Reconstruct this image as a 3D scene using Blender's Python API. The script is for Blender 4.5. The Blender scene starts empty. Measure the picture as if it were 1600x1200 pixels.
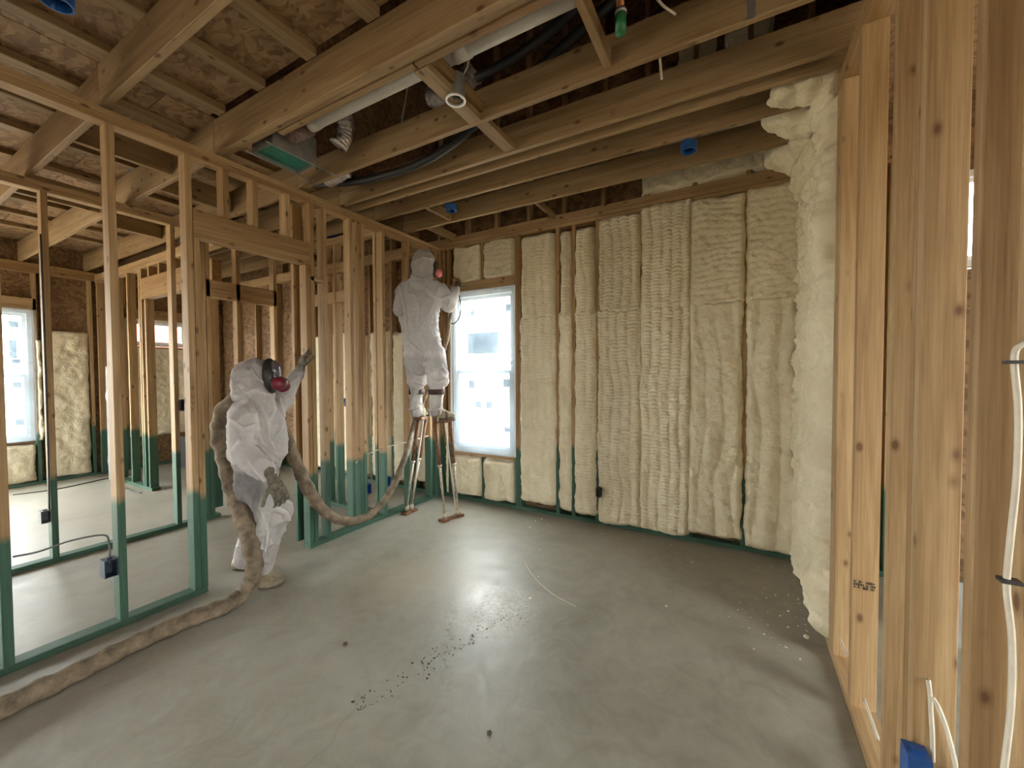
import bpy, bmesh, math, random
import numpy as np
from mathutils import Vector, Matrix

random.seed(7)
S = bpy.context.scene
COL = S.collection

# ------------------------------------------------------------------ camera
FPX = 627.0
CAM = np.array([0.0, 0.0, 1.5])
YAW, PIT, ROL = math.radians(29.4), math.radians(1.534), math.radians(-0.2528)
_f = np.array([-math.sin(YAW) * math.cos(PIT), math.cos(YAW) * math.cos(PIT), -math.sin(PIT)])
_r0 = np.array([math.cos(YAW), math.sin(YAW), 0.0])
_u0 = np.cross(_r0, _f)
_r = _r0 * math.cos(ROL) + _u0 * math.sin(ROL)
_u = -_r0 * math.sin(ROL) + _u0 * math.cos(ROL)
cam_d = bpy.data.cameras.new('camera')
cam_d.sensor_width = 36.0
cam_d.lens = FPX / 1600.0 * 36.0
cam_d.clip_start = 0.02
cam = bpy.data.objects.new('camera', cam_d)
COL.objects.link(cam)
cam.matrix_world = Matrix(((_r[0], _u[0], -_f[0], CAM[0]), (_r[1], _u[1], -_f[1], CAM[1]),
                           (_r[2], _u[2], -_f[2], CAM[2]), (0, 0, 0, 1)))
S.camera = cam

# ------------------------------------------------------------------ sky and exposure
W = bpy.data.worlds.new('overcast_sky')
S.world = W
W.use_nodes = True
_bg = W.node_tree.nodes['Background']
_bg.inputs['Color'].default_value = (0.99, 1.0, 0.945, 1)
_bg.inputs['Strength'].default_value = 6.0
S.view_settings.view_transform = 'Standard'
S.view_settings.look = 'None'
S.view_settings.gamma = 1.0
S.view_settings.exposure = 1.98
S.cycles.use_denoising = True
S.cycles.max_bounces = 10
S.cycles.diffuse_bounces = 6
S.cycles.adaptive_threshold = 0.03
S.cycles.glossy_bounces = 4
S.cycles.transmission_bounces = 8
S.cycles.transparent_max_bounces = 12
S.cycles.sample_clamp_indirect = 8.0
S.cycles.caustics_reflective = False
S.cycles.caustics_refractive = False


# ------------------------------------------------------------------ measuring: points on known planes
def at(px, py, x=None, y=None, z=None):
    d = _r * ((px - 800) / FPX) - _u * ((py - 600) / FPX) + _f
    i, v = [(i, v) for i, v in enumerate((x, y, z)) if v is not None][0]
    return CAM + d * ((v - CAM[i]) / d[i])


def dp(px, py, d):
    return CAM + (_r * ((px - 800) / FPX) - _u * ((py - 600) / FPX) + _f) * d


# ------------------------------------------------------------------ materials
def new_mat(name):
    m = bpy.data.materials.new(name)
    m.use_nodes = True
    nt = m.node_tree
    return m, nt, nt.nodes['Principled BSDF']


def nd(nt, t, **kw):
    n = nt.nodes.new(t)
    for k, v in kw.items():
        setattr(n, k, v)
    return n


def sv(n, **kw):
    for k, v in kw.items():
        n.inputs[k.replace('_', ' ')].default_value = v
    return n


def ramp(nt, stops):
    n = nt.nodes.new('ShaderNodeValToRGB')
    cr = n.color_ramp
    while len(cr.elements) < len(stops):
        cr.elements.new(0.5)
    for e, (p, c) in zip(cr.elements, stops):
        e.position = p
        e.color = c if len(c) == 4 else (*c, 1)
    return n


def mixc(nt, fac, a, b, blend='MIX'):
    n = nt.nodes.new('ShaderNodeMix')
    n.data_type = 'RGBA'
    n.blend_type = blend
    for i, v in ((0, fac), (6, a), (7, b)):
        if isinstance(v, bpy.types.NodeSocket):
            nt.links.new(v, n.inputs[i])
        elif i == 0:
            n.inputs[i].default_value = v
        else:
            n.inputs[i].default_value = (*v, 1) if len(v) == 3 else v
    return n.outputs[2]


def mth(nt, op, a, b=None, c=None):
    n = nt.nodes.new('ShaderNodeMath')
    n.operation = op
    for i, v in enumerate((a, b, c)):
        if v is None:
            continue
        if isinstance(v, bpy.types.NodeSocket):
            nt.links.new(v, n.inputs[i])
        else:
            n.inputs[i].default_value = v
    return n.outputs[0]


def noise(nt, vec, scale, detail=3, rough=0.5, dist=0.0):
    n = nt.nodes.new('ShaderNodeTexNoise')
    n.inputs['Scale'].default_value = scale
    n.inputs['Detail'].default_value = detail
    n.inputs['Roughness'].default_value = rough
    n.inputs['Distortion'].default_value = dist
    nt.links.new(vec, n.inputs['Vector'])
    return n.outputs['Fac']


def simple(name, col, rough=0.6, metal=0.0, var=0.0, scale=20.0, bump=0.0, bscale=60.0, spec=0.5, **kw):
    m, nt, b = new_mat(name)
    b.inputs['Roughness'].default_value = rough
    b.inputs['Metallic'].default_value = metal
    b.inputs['Specular IOR Level'].default_value = spec
    tc = nd(nt, 'ShaderNodeTexCoord')
    dark = tuple(c * (1 - var) for c in col)
    lite = tuple(min(1, c * (1 + var)) for c in col)
    nz = noise(nt, tc.outputs['Object'], scale, 4, 0.6)
    r = ramp(nt, [(0.3, dark), (0.7, lite)])
    nt.links.new(nz, r.inputs[0])
    nt.links.new(r.outputs[0], b.inputs['Base Color'])
    if bump:
        bn = nd(nt, 'ShaderNodeBump')
        bn.inputs['Strength'].default_value = bump
        bn.inputs['Distance'].default_value = 0.01
        nt.links.new(noise(nt, tc.outputs['Object'], bscale, 5, 0.6), bn.inputs['Height'])
        nt.links.new(bn.outputs[0], b.inputs['Normal'])
    return m


def wood(axis, green=None, tone=1.0, name=None):
    m, nt, b = new_mat(name or ('lumber_' + axis + ('_treated' if green else '')))
    tc = nd(nt, 'ShaderNodeTexCoord')
    oi = nd(nt, 'ShaderNodeObjectInfo')
    off = nd(nt, 'ShaderNodeVectorMath', operation='SCALE')
    comb = nd(nt, 'ShaderNodeCombineXYZ')
    for i in range(3):
        nt.links.new(oi.outputs['Random'], comb.inputs[i])
    nt.links.new(comb.outputs[0], off.inputs[0])
    off.inputs['Scale'].default_value = 37.0
    add = nd(nt, 'ShaderNodeVectorMath', operation='ADD')
    nt.links.new(tc.outputs['Object'], add.inputs[0])
    nt.links.new(off.outputs[0], add.inputs[1])
    P = add.outputs[0]

    def stretched(s_long, s_cross):
        mp = nd(nt, 'ShaderNodeMapping')
        s = [s_cross] * 3
        s['xyz'.index(axis)] = s_long
        mp.inputs['Scale'].default_value = s
        nt.links.new(P, mp.inputs[0])
        return mp.outputs[0]
    g1 = noise(nt, stretched(1.1, 22), 1.0, 4, 0.6, 0.6)
    g2 = noise(nt, stretched(3.5, 170), 1.0, 3, 0.6, 0.3)
    t = tone
    r1 = ramp(nt, [(0.25, (0.26 * t, 0.158 * t, 0.076 * t)), (0.5, (0.385 * t, 0.262 * t, 0.138 * t)), (0.78, (0.49 * t, 0.36 * t, 0.21 * t))])
    nt.links.new(g1, r1.inputs[0])
    r2 = ramp(nt, [(0.3, (0.76, 0.72, 0.66)), (0.6, (1, 1, 1))])
    nt.links.new(g2, r2.inputs[0])
    c = mixc(nt, 0.85, r1.outputs[0], r2.outputs[0], 'MULTIPLY')
    # board to board tint
    rt = ramp(nt, [(0.0, (0.80, 0.70, 0.56)), (0.45, (1.0, 0.97, 0.92)), (1.0, (1.12, 1.10, 1.06))])
    nt.links.new(oi.outputs['Random'], rt.inputs[0])
    c = mixc(nt, 1.0, c, rt.outputs[0], 'MULTIPLY')
    # knots
    vo = nd(nt, 'ShaderNodeTexVoronoi')
    vo.inputs['Scale'].default_value = 1.0
    nt.links.new(stretched(6.0, 11.0), vo.inputs['Vector'])
    rk = ramp(nt, [(0.085, (1, 1, 1)), (0.13, (0.40, 0.40, 0.40)), (0.20, (0, 0, 0))])
    nt.links.new(vo.outputs['Distance'], rk.inputs[0])
    c = mixc(nt, mth(nt, 'MULTIPLY', rk.outputs[0], 0.85), c, (0.10 * t, 0.042 * t, 0.016 * t))
    # grime / water stain patches
    st = noise(nt, stretched(1.7, 5), 1.0, 3, 0.5)
    rs = ramp(nt, [(0.60, (0, 0, 0)), (0.72, (1, 1, 1))])
    nt.links.new(st, rs.inputs[0])
    c = mixc(nt, mth(nt, 'MULTIPLY', rs.outputs[0], 0.30), c, (0.22 * t, 0.105 * t, 0.045 * t))
    if green is not None:
        geo = nd(nt, 'ShaderNodeNewGeometry')
        sp = nd(nt, 'ShaderNodeSeparateXYZ')
        nt.links.new(geo.outputs['Position'], sp.inputs[0])
        n3 = noise(nt, stretched(9, 26), 1.0, 4, 0.6)
        lim = mth(nt, 'ADD', green - 0.09, mth(nt, 'MULTIPLY', oi.outputs['Random'], 0.14))
        lim = mth(nt, 'ADD', lim, mth(nt, 'MULTIPLY', n3, 0.07))
        d = mth(nt, 'SUBTRACT', lim, sp.outputs[2])
        k = nd(nt, 'ShaderNodeMapRange')
        k.inputs['From Min'].default_value = -0.02
        k.inputs['From Max'].default_value = 0.035
        nt.links.new(d, k.inputs['Value'])
        rg = ramp(nt, [(0.2, (0.010, 0.058, 0.040)), (0.8, (0.034, 0.132, 0.092))])
        nt.links.new(g2, rg.inputs[0])
        c = mixc(nt, mth(nt, 'MULTIPLY', k.outputs[0], 0.93), c, rg.outputs[0])
    nt.links.new(c, b.inputs['Base Color'])
    b.inputs['Roughness'].default_value = 0.62
    b.inputs['Specular IOR Level'].default_value = 0.35
    bn = nd(nt, 'ShaderNodeBump')
    bn.inputs['Strength'].default_value = 0.25
    bn.inputs['Distance'].default_value = 0.004
    nt.links.new(g2, bn.inputs['Height'])
    nt.links.new(bn.outputs[0], b.inputs['Normal'])
    return m


def osb(name, tone=1.0):
    m, nt, b = new_mat(name)
    tc = nd(nt, 'ShaderNodeTexCoord')
    v1 = nd(nt, 'ShaderNodeTexVoronoi')
    mp = nd(nt, 'ShaderNodeMapping')
    mp.inputs['Scale'].default_value = (14, 34, 30)
    mp.inputs['Rotation'].default_value = (0.3, 0.5, 0.6)
    nzv = nd(nt, 'ShaderNodeTexNoise')
    nzv.inputs['Scale'].default_value = 5
    nt.links.new(tc.outputs['Object'], nzv.inputs['Vector'])
    ad = nd(nt, 'ShaderNodeVectorMath', operation='MULTIPLY_ADD')
    nt.links.new(nzv.outputs['Color'], ad.inputs[0])
    ad.inputs[1].default_value = (0.25, 0.25, 0.25)
    nt.links.new(tc.outputs['Object'], ad.inputs[2])
    nt.links.new(ad.outputs[0], mp.inputs[0])
    v1.inputs['Scale'].default_value = 1.0
    nt.links.new(mp.outputs[0], v1.inputs['Vector'])
    sp = nd(nt, 'ShaderNodeSeparateColor')
    nt.links.new(v1.outputs['Color'], sp.inputs[0])
    t = tone
    r = ramp(nt, [(0.0, (0.20 * t, 0.105 * t, 0.045 * t)), (0.5, (0.33 * t, 0.19 * t, 0.088 * t)), (1.0, (0.44 * t, 0.28 * t, 0.145 * t))])
    nt.links.new(sp.outputs[0], r.inputs[0])
    n2 = noise(nt, tc.outputs['Object'], 3.0, 4, 0.6)
    r2 = ramp(nt, [(0.3, (0.75, 0.72, 0.68)), (0.7, (1.05, 1.05, 1.05))])
    nt.links.new(n2, r2.inputs[0])
    nt.links.new(mixc(nt, 1.0, r.outputs[0], r2.outputs[0], 'MULTIPLY'), b.inputs['Base Color'])
    b.inputs['Roughness'].default_value = 0.75
    bn = nd(nt, 'ShaderNodeBump')
    bn.inputs['Strength'].default_value = 0.3
    bn.inputs['Distance'].default_value = 0.004
    nt.links.new(sp.outputs[0], bn.inputs['Height'])
    nt.links.new(bn.outputs[0], b.inputs['Normal'])
    return m


def foam_mat():
    m, nt, b = new_mat('spray_foam')
    tc = nd(nt, 'ShaderNodeTexCoord')
    n1 = noise(nt, tc.outputs['Object'], 6, 5, 0.6)
    r = ramp(nt, [(0.25, (0.70, 0.61, 0.42)), (0.55, (0.80, 0.72, 0.53)), (0.8, (0.86, 0.80, 0.64))])
    nt.links.new(n1, r.inputs[0])
    nt.links.new(r.outputs[0], b.inputs['Base Color'])
    b.inputs['Roughness'].default_value = 0.6
    b.inputs['Specular IOR Level'].default_value = 0.35
    bn = nd(nt, 'ShaderNodeBump')
    bn.inputs['Strength'].default_value = 0.7
    bn.inputs['Distance'].default_value = 0.012
    nt.links.new(noise(nt, tc.outputs['Object'], 48, 4, 0.55, 0.4), bn.inputs['Height'])
    nt.links.new(bn.outputs[0], b.inputs['Normal'])
    return m


def concrete():
    m, nt, b = new_mat('concrete_slab')
    tc = nd(nt, 'ShaderNodeNewGeometry')
    P = tc.outputs['Position']
    n1 = noise(nt, P, 0.9, 6, 0.62, 0.8)
    n2 = noise(nt, P, 5.5, 6, 0.68, 1.2)
    n3 = noise(nt, P, 60, 3, 0.6)
    r = ramp(nt, [(0.28, (0.19, 0.177, 0.140)), (0.5, (0.305, 0.29, 0.24)), (0.72, (0.40, 0.387, 0.33))])
    nt.links.new(mth(nt, 'ADD', mth(nt, 'MULTIPLY', n1, 0.5), mth(nt, 'MULTIPLY', n2, 0.5)), r.inputs[0])
    c = mixc(nt, mth(nt, 'MULTIPLY', n3, 0.12), r.outputs[0], (0.14, 0.12, 0.095))
    # curved trowel / drag scratches
    wv = nd(nt, 'ShaderNodeTexWave')
    wv.inputs['Scale'].default_value = 1.1
    wv.inputs['Distortion'].default_value = 9.0
    wv.inputs['Detail'].default_value = 3
    wv.inputs['Detail Scale'].default_value = 1.2
    nt.links.new(P, wv.inputs['Vector'])
    rw = ramp(nt, [(0.0, (1, 1, 1)), (0.018, (0, 0, 0))])
    nt.links.new(wv.outputs['Fac'], rw.inputs[0])
    rm = ramp(nt, [(0.5, (0, 0, 0)), (0.62, (1, 1, 1))])
    nt.links.new(noise(nt, P, 1.7, 2), rm.inputs[0])
    c = mixc(nt, mth(nt, 'MULTIPLY', mth(nt, 'MULTIPLY', rw.outputs[0], rm.outputs[0]), 0.14), c, (0.11, 0.095, 0.075))

    def blob(cx, cy, rx, ry, rot):
        mp = nd(nt, 'ShaderNodeMapping', vector_type='TEXTURE')
        mp.inputs['Location'].default_value = (cx, cy, 0)
        mp.inputs['Rotation'].default_value = (0, 0, rot)
        mp.inputs['Scale'].default_value = (rx, ry, 1)
        nt.links.new(P, mp.inputs[0])
        ln = nd(nt, 'ShaderNodeVectorMath', operation='LENGTH')
        nt.links.new(mp.outputs[0], ln.inputs[0])
        k = nd(nt, 'ShaderNodeMapRange')
        k.inputs['From Min'].default_value = 1.0
        k.inputs['From Max'].default_value = 0.2
        nt.links.new(ln.outputs['Value'], k.inputs['Value'])
        return k.outputs[0]
    # whitish overspray dust patch
    wb = blob(-1.36, 2.16, 0.34, 0.40, 0.5)
    wn = ramp(nt, [(0.42, (0, 0, 0)), (0.56, (1, 1, 1))])
    nt.links.new(noise(nt, P, 20, 6, 0.8, 2.2), wn.inputs[0])
    c = mixc(nt, mth(nt, 'MULTIPLY', mth(nt, 'MULTIPLY', wb, wn.outputs[0]), 0.75), c, (0.70, 0.69, 0.63))
    # tan dust, beige patch
    tb = blob(-2.0, 2.2, 0.75, 0.55, 0.4)
    c = mixc(nt, mth(nt, 'MULTIPLY', tb, 0.28), c, (0.42, 0.34, 0.22))
    # brown drag streak
    sb = blob(-1.42, 1.78, 0.55, 0.05, -0.95)
    sn = ramp(nt, [(0.48, (0, 0, 0)), (0.6, (1, 1, 1))])
    nt.links.new(noise(nt, P, 26, 5, 0.7, 0.5), sn.inputs[0])
    c = mixc(nt, mth(nt, 'MULTIPLY', mth(nt, 'MULTIPLY', sb, sn.outputs[0]), 0.75), c, (0.10, 0.075, 0.05))
    nt.links.new(c, b.inputs['Base Color'])
    rr = ramp(nt, [(0.3, (0.34, 0.34, 0.34)), (0.7, (0.55, 0.55, 0.55))])
    nt.links.new(n2, rr.inputs[0])
    nt.links.new(rr.outputs[0], b.inputs['Roughness'])
    b.inputs['Specular IOR Level'].default_value = 0.5
    bn = nd(nt, 'ShaderNodeBump')
    bn.inputs['Strength'].default_value = 0.12
    bn.inputs['Distance'].default_value = 0.01
    nt.links.new(n2, bn.inputs['Height'])
    nt.links.new(bn.outputs[0], b.inputs['Normal'])
    return m


def translucent(name, col, rough, tcol, tfac, bump=0.0, bscale=30.0, attr=False):
    """thin non-woven cloth: part of the light passes through"""
    m, nt, b = new_mat(name)
    b.inputs['Roughness'].default_value = rough
    b.inputs['Specular IOR Level'].default_value = 0.3
    tr = nd(nt, 'ShaderNodeBsdfTranslucent')
    tr.inputs['Color'].default_value = (*tcol, 1)
    mx = nd(nt, 'ShaderNodeMixShader')
    mx.inputs[0].default_value = tfac
    out = nt.nodes['Material Output']
    tc = nd(nt, 'ShaderNodeTexCoord')
    r = ramp(nt, [(0.3, tuple(c * 0.86 for c in col)), (0.7, col)])
    nt.links.new(noise(nt, tc.outputs['Object'], 9, 4), r.inputs[0])
    c = r.outputs[0]
    if attr:
        a = nd(nt, 'ShaderNodeAttribute', attribute_name='tint')
        c = mixc(nt, 1.0, c, a.outputs['Color'], 'MULTIPLY')
    nt.links.new(c, b.inputs['Base Color'])
    if bump:
        bn = nd(nt, 'ShaderNodeBump')
        bn.inputs['Strength'].default_value = bump
        bn.inputs['Distance'].default_value = 0.02
        nt.links.new(noise(nt, tc.outputs['Object'], bscale, 5, 0.6, 1.0), bn.inputs['Height'])
        nt.links.new(bn.outputs[0], b.inputs['Normal'])
    nt.links.new(b.outputs[0], mx.inputs[1])
    nt.links.new(tr.outputs[0], mx.inputs[2])
    nt.links.new(mx.outputs[0], out.inputs['Surface'])
    return m


def film(name, col, trans, bump=0.5, scat=0.5):
    """thin clear plastic film: mostly see-through with a cloudy sheen"""
    m, nt, b = new_mat(name)
    b.inputs['Base Color'].default_value = (*col, 1)
    b.inputs['Roughness'].default_value = 0.22
    tp = nd(nt, 'ShaderNodeBsdfTransparent')
    tp.inputs['Color'].default_value = (0.93, 0.97, 1.0, 1)
    mx = nd(nt, 'ShaderNodeMixShader')
    tc = nd(nt, 'ShaderNodeTexCoord')
    nz = noise(nt, tc.outputs['Object'], 4, 3, 0.5, 1.5)
    bn = nd(nt, 'ShaderNodeBump')
    bn.inputs['Strength'].default_value = bump
    bn.inputs['Distance'].default_value = 0.02
    nt.links.new(nz, bn.inputs['Height'])
    nt.links.new(bn.outputs[0], b.inputs['Normal'])
    r = ramp(nt, [(0.42, (trans,) * 3), (0.62, (min(1, trans + 0.06),) * 3), (0.75, (trans * 0.75,) * 3)])
    nt.links.new(nz, r.inputs[0])
    nt.links.new(r.outputs[0], mx.inputs[0])
    tl = nd(nt, 'ShaderNodeBsdfTranslucent')
    tl.inputs['Color'].default_value = (*col, 1)
    m2 = nd(nt, 'ShaderNodeMixShader')
    m2.inputs[0].default_value = scat
    nt.links.new(b.outputs[0], m2.inputs[1])
    nt.links.new(tl.outputs[0], m2.inputs[2])
    nt.links.new(m2.outputs[0], mx.inputs[1])
    nt.links.new(tp.outputs[0], mx.inputs[2])
    nt.links.new(mx.outputs[0], nt.nodes['Material Output'].inputs['Surface'])
    return m


M = {}
GREEN_H = 0.70
for a in 'xyz':
    M['w' + a] = wood(a)
    M['g' + a] = wood(a, green=GREEN_H)
M['osb'] = osb('oriented_strand_board', 0.85)
M['osb_wall'] = osb('wall_sheathing', 0.68)
M['jx'] = wood('x', tone=0.70, name='shade_darkened_joist_lumber')  # darker copy of the stud lumber, ceiling shade put into its colour
M['jy'] = wood('y', tone=0.70, name='shade_darkened_cross_lumber')  # same ceiling shade built into the colour of the cross pieces
M['foam'] = foam_mat()
M['floor'] = concrete()
M['soil'] = simple('bare_soil', (0.42, 0.36, 0.28), 0.95, var=0.25, scale=3)
M['suit'] = translucent('white_coverall_cloth', (0.56, 0.535, 0.525), 0.5, (0.80, 0.78, 0.78), 0.35, 0.5, 30.0, attr=True)
M['hose'] = simple('dusty_hose_sleeve', (0.20, 0.155, 0.105), 0.85, var=0.5, scale=16, bump=0.7, bscale=40)
M['glove'] = simple('grimy_work_glove', (0.13, 0.115, 0.085), 0.85, var=0.7, scale=38, bump=0.6, bscale=90)
M['shoe'] = simple('dusty_shoe', (0.30, 0.25, 0.17), 0.85, var=0.35, scale=24, bump=0.5, bscale=60)
M['sole'] = simple('shoe_sole', (0.12, 0.10, 0.08), 0.8, var=0.3)
M['rubber'] = simple('black_mask_rubber', (0.018, 0.018, 0.018), 0.45)
M['visor'] = simple('mask_visor', (0.10, 0.085, 0.085), 0.15, var=0.2)
M['pink'] = simple('pink_filter_cartridge', (0.17, 0.012, 0.032), 0.4, var=0.25, scale=50)
M['pink2'] = simple('faded_pink_filter', (0.72, 0.20, 0.22), 0.5, var=0.2, scale=50)
M['white_plastic'] = simple('white_vinyl', (0.80, 0.82, 0.84), 0.4, var=0.03)
M['pvc'] = simple('grey_white_pipe', (0.50, 0.47, 0.42), 0.5, var=0.08, scale=8)
M['blue'] = simple('blue_box_plastic', (0.012, 0.075, 0.26), 0.45, var=0.25)
M['navy'] = simple('dark_blue_box_plastic', (0.02, 0.035, 0.065), 0.5, var=0.3)
M['greyblue'] = simple('grey_blue_box_plastic', (0.12, 0.135, 0.14), 0.55, var=0.2)
M['black'] = simple('black_pipe_insulation', (0.005, 0.0055, 0.0055), 0.6)
M['foil'] = simple('foil_duct', (0.55, 0.50, 0.46), 0.28, 1.0, var=0.3, scale=40, bump=1.0, bscale=70)
M['darkfoil'] = simple('brownish_foil_wrap', (0.20, 0.13, 0.11), 0.35, 0.7, var=0.5, scale=40, bump=1.0, bscale=60)
M['teal'] = simple('teal_cover_panel', (0.015, 0.17, 0.12), 0.6, var=0.2, scale=12)
M['galv'] = simple('galvanised_steel', (0.42, 0.42, 0.40), 0.4, 0.8, var=0.15)
M['copper'] = simple('copper_pipe', (0.55, 0.22, 0.11), 0.4, 0.6, var=0.2)
M['greencap'] = simple('green_cap', (0.02, 0.17, 0.06), 0.4, var=0.3)
M['cable'] = simple('pale_cable', (0.60, 0.55, 0.45), 0.5, var=0.08)
M['blackcable'] = simple('dark_cable', (0.03, 0.028, 0.025), 0.5)
M['aluminium'] = simple('scuffed_aluminium', (0.50, 0.44, 0.35), 0.45, 0.55, var=0.35, scale=30)
M['rust'] = simple('foam_spattered_brown_tube', (0.20, 0.10, 0.05), 0.6, 0.2, var=0.5, scale=30, bump=0.4)
M['strap'] = simple('brown_leather_strap', (0.055, 0.030, 0.020), 0.7, var=0.3)
M['film'] = film('clear_plastic_film', (0.55, 0.72, 0.88), 0.80, 0.35, 0.30)
M['film2'] = film('cloudy_plastic_sheet', (0.72, 0.74, 0.75), 0.22, 0.9)
M['sticker'] = simple('grey_window_label', (0.20, 0.24, 0.28), 0.6, var=0.2, scale=60)
M['darkpanel'] = simple('dark_grey_panel', (0.06, 0.062, 0.065), 0.6, var=0.2)
M['brickred'] = simple('red_siding', (0.52, 0.12, 0.09), 0.8, var=0.1)
M['offwhite'] = simple('off_white_siding', (0.72, 0.72, 0.70), 0.8, var=0.04)
M['leaf'] = simple('tree_leaves', (0.10, 0.20, 0.05), 0.8, var=0.5)
M['lamp_white'] = simple('white_can_trim', (0.78, 0.80, 0.80), 0.3, var=0.03)
M['chips'] = simple('foam_crumbs', (0.80, 0.76, 0.66), 0.7, var=0.1)
M['debris'] = simple('dark_debris', (0.09, 0.075, 0.055), 0.8, var=0.5)
_g, _nt, _b = new_mat('window_glass')
_tp = nd(_nt, 'ShaderNodeBsdfTransparent')
_gl = nd(_nt, 'ShaderNodeBsdfGlossy')
_gl.inputs['Roughness'].default_value = 0.03
_mx = nd(_nt, 'ShaderNodeMixShader')
_mx.inputs[0].default_value = 0.06
_nt.links.new(_tp.outputs[0], _mx.inputs[1])
_nt.links.new(_gl.outputs[0], _mx.inputs[2])
_nt.links.new(_mx.outputs[0], _nt.nodes['Material Output'].inputs['Surface'])
M['glass'] = _g


# ------------------------------------------------------------------ object helpers
def tag(o, label=None, cat=None, group=None, kind=None):
    for k, v in (('label', label), ('category', cat), ('group', group), ('kind', kind)):
        if v:
            o[k] = v
    return o


def empty(name, loc, label, cat, group=None, kind=None):
    o = bpy.data.objects.new(name, None)
    COL.objects.link(o)
    o.location = loc
    o.empty_display_size = 0.1
    return tag(o, label, cat, group, kind)


def link(name, me, mat, parent=None, loc=(0, 0, 0)):
    """loc is in world space; empties used as parents are never rotated"""
    o = bpy.data.objects.new(name, me)
    COL.objects.link(o)
    if mat is not None and not me.materials:
        me.materials.append(mat)
    if parent is not None:
        o.parent = parent
        base = Vector((0, 0, 0))
        p = parent
        while p is not None:
            base += p.location
            p = p.parent
        o.location = Vector(loc) - base
    else:
        o.location = loc
    return o


def bm_mesh(bm, name, smooth=False):
    me = bpy.data.meshes.new(name)
    bm.to_mesh(me)
    bm.free()
    if smooth:
        me.polygons.foreach_set('use_smooth', [True] * len(me.polygons))
    return me


_boxes = {}


def box_mesh(sx, sy, sz, bev=0.003):
    key = (round(sx, 4), round(sy, 4), round(sz, 4), bev)
    if key in _boxes:
        return _boxes[key].copy()
    bm = bmesh.new()
    bmesh.ops.create_cube(bm, size=1.0)
    bmesh.ops.scale(bm, vec=(sx, sy, sz), verts=bm.verts)
    if bev and min(sx, sy, sz) > 2.5 * bev:
        bmesh.ops.bevel(bm, geom=bm.edges[:], offset=bev, segments=1, affect='EDGES')
    me = bm_mesh(bm, 'board')
    _boxes[key] = me
    return me.copy()


def board(name, x0, x1, y0, y1, z0, z1, mat, parent=None, bev=0.0025, rot=None):
    x0, x1 = sorted((x0, x1))
    y0, y1 = sorted((y0, y1))
    z0, z1 = sorted((z0, z1))
    me = box_mesh(x1 - x0, y1 - y0, z1 - z0, bev)
    me.name = name
    o = link(name, me, M[mat] if isinstance(mat, str) else mat, parent, ((x0 + x1) / 2, (y0 + y1) / 2, (z0 + z1) / 2))
    if rot:
        o.rotation_euler = rot
    return o


def add_box(bm, c, s, rot=None):
    mtx = Matrix.Translation(c)
    if rot is not None:
        mtx = mtx @ rot.to_4x4()
    mtx = mtx @ Matrix.Diagonal((*s, 1))
    bmesh.ops.create_cube(bm, size=1.0, matrix=mtx)


def spline(pts, n):
    """Catmull-Rom through rows of pts (any width), n samples per span"""
    P = np.array(pts, float)
    P = np.vstack([2 * P[0] - P[1], P, 2 * P[-1] - P[-2]])
    out = []
    for i in range(1, len(P) - 2):
        for t in np.linspace(0, 1, n, endpoint=False):
            a, b, c, d = P[i - 1:i + 3]
            out.append(0.5 * ((2 * b) + (-a + c) * t + (2 * a - 5 * b + 4 * c - d) * t * t + (-a + 3 * b - 3 * c + d) * t ** 3))
    out.append(P[-2])
    return np.array(out)


def tube_mesh(name, pts, rad, seg=8, smooth=True, caps=True):
    pts = np.array(pts, float)
    n = len(pts)
    rad = np.broadcast_to(np.array(rad, float), (n,))
    tan = np.gradient(pts, axis=0)
    tan /= np.linalg.norm(tan, axis=1)[:, None] + 1e-9
    ref = np.array([0, 0, 1.0]) if abs(tan[0][2]) < 0.9 else np.array([1.0, 0, 0])
    nrm = np.cross(tan[0], ref)
    nrm /= np.linalg.norm(nrm)
    V, F = [], []
    ang = np.linspace(0, 2 * math.pi, seg, endpoint=False)
    for i in range(n):
        nrm = nrm - tan[i] * np.dot(nrm, tan[i])
        nrm /= np.linalg.norm(nrm) + 1e-9
        bi = np.cross(tan[i], nrm)
        for a in ang:
            V.append(pts[i] + (nrm * math.cos(a) + bi * math.sin(a)) * rad[i])
    for i in range(n - 1):
        for j in range(seg):
            k = (j + 1) % seg
            F.append((i * seg + j, i * seg + k, (i + 1) * seg + k, (i + 1) * seg + j))
    if caps:
        F.append(tuple(range(seg))[::-1])
        F.append(tuple((n - 1) * seg + j for j in range(seg)))
    me = bpy.data.meshes.new(name)
    me.from_pydata([tuple(v) for v in V], [], F)
    if smooth:
        me.polygons.foreach_set('use_smooth', [True] * len(me.polygons))
    me.update()
    return me


def recentre(me, c):
    me.transform(Matrix.Translation(-Vector(c)))
    return me


def tube(name, pts, rad, mat, parent=None, seg=8, n=6, smooth_path=True):
    P = spline(pts, n) if smooth_path and len(pts) > 2 else np.array(pts, float)
    if not np.isscalar(rad):
        r = np.array(rad, float)
        rad = np.interp(np.linspace(0, 1, len(P)), np.linspace(0, 1, len(r)), r)
    c = P.mean(axis=0)
    me = recentre(tube_mesh(name, P, rad, seg), c)
    return link(name, me, M[mat], parent, tuple(c))


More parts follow.
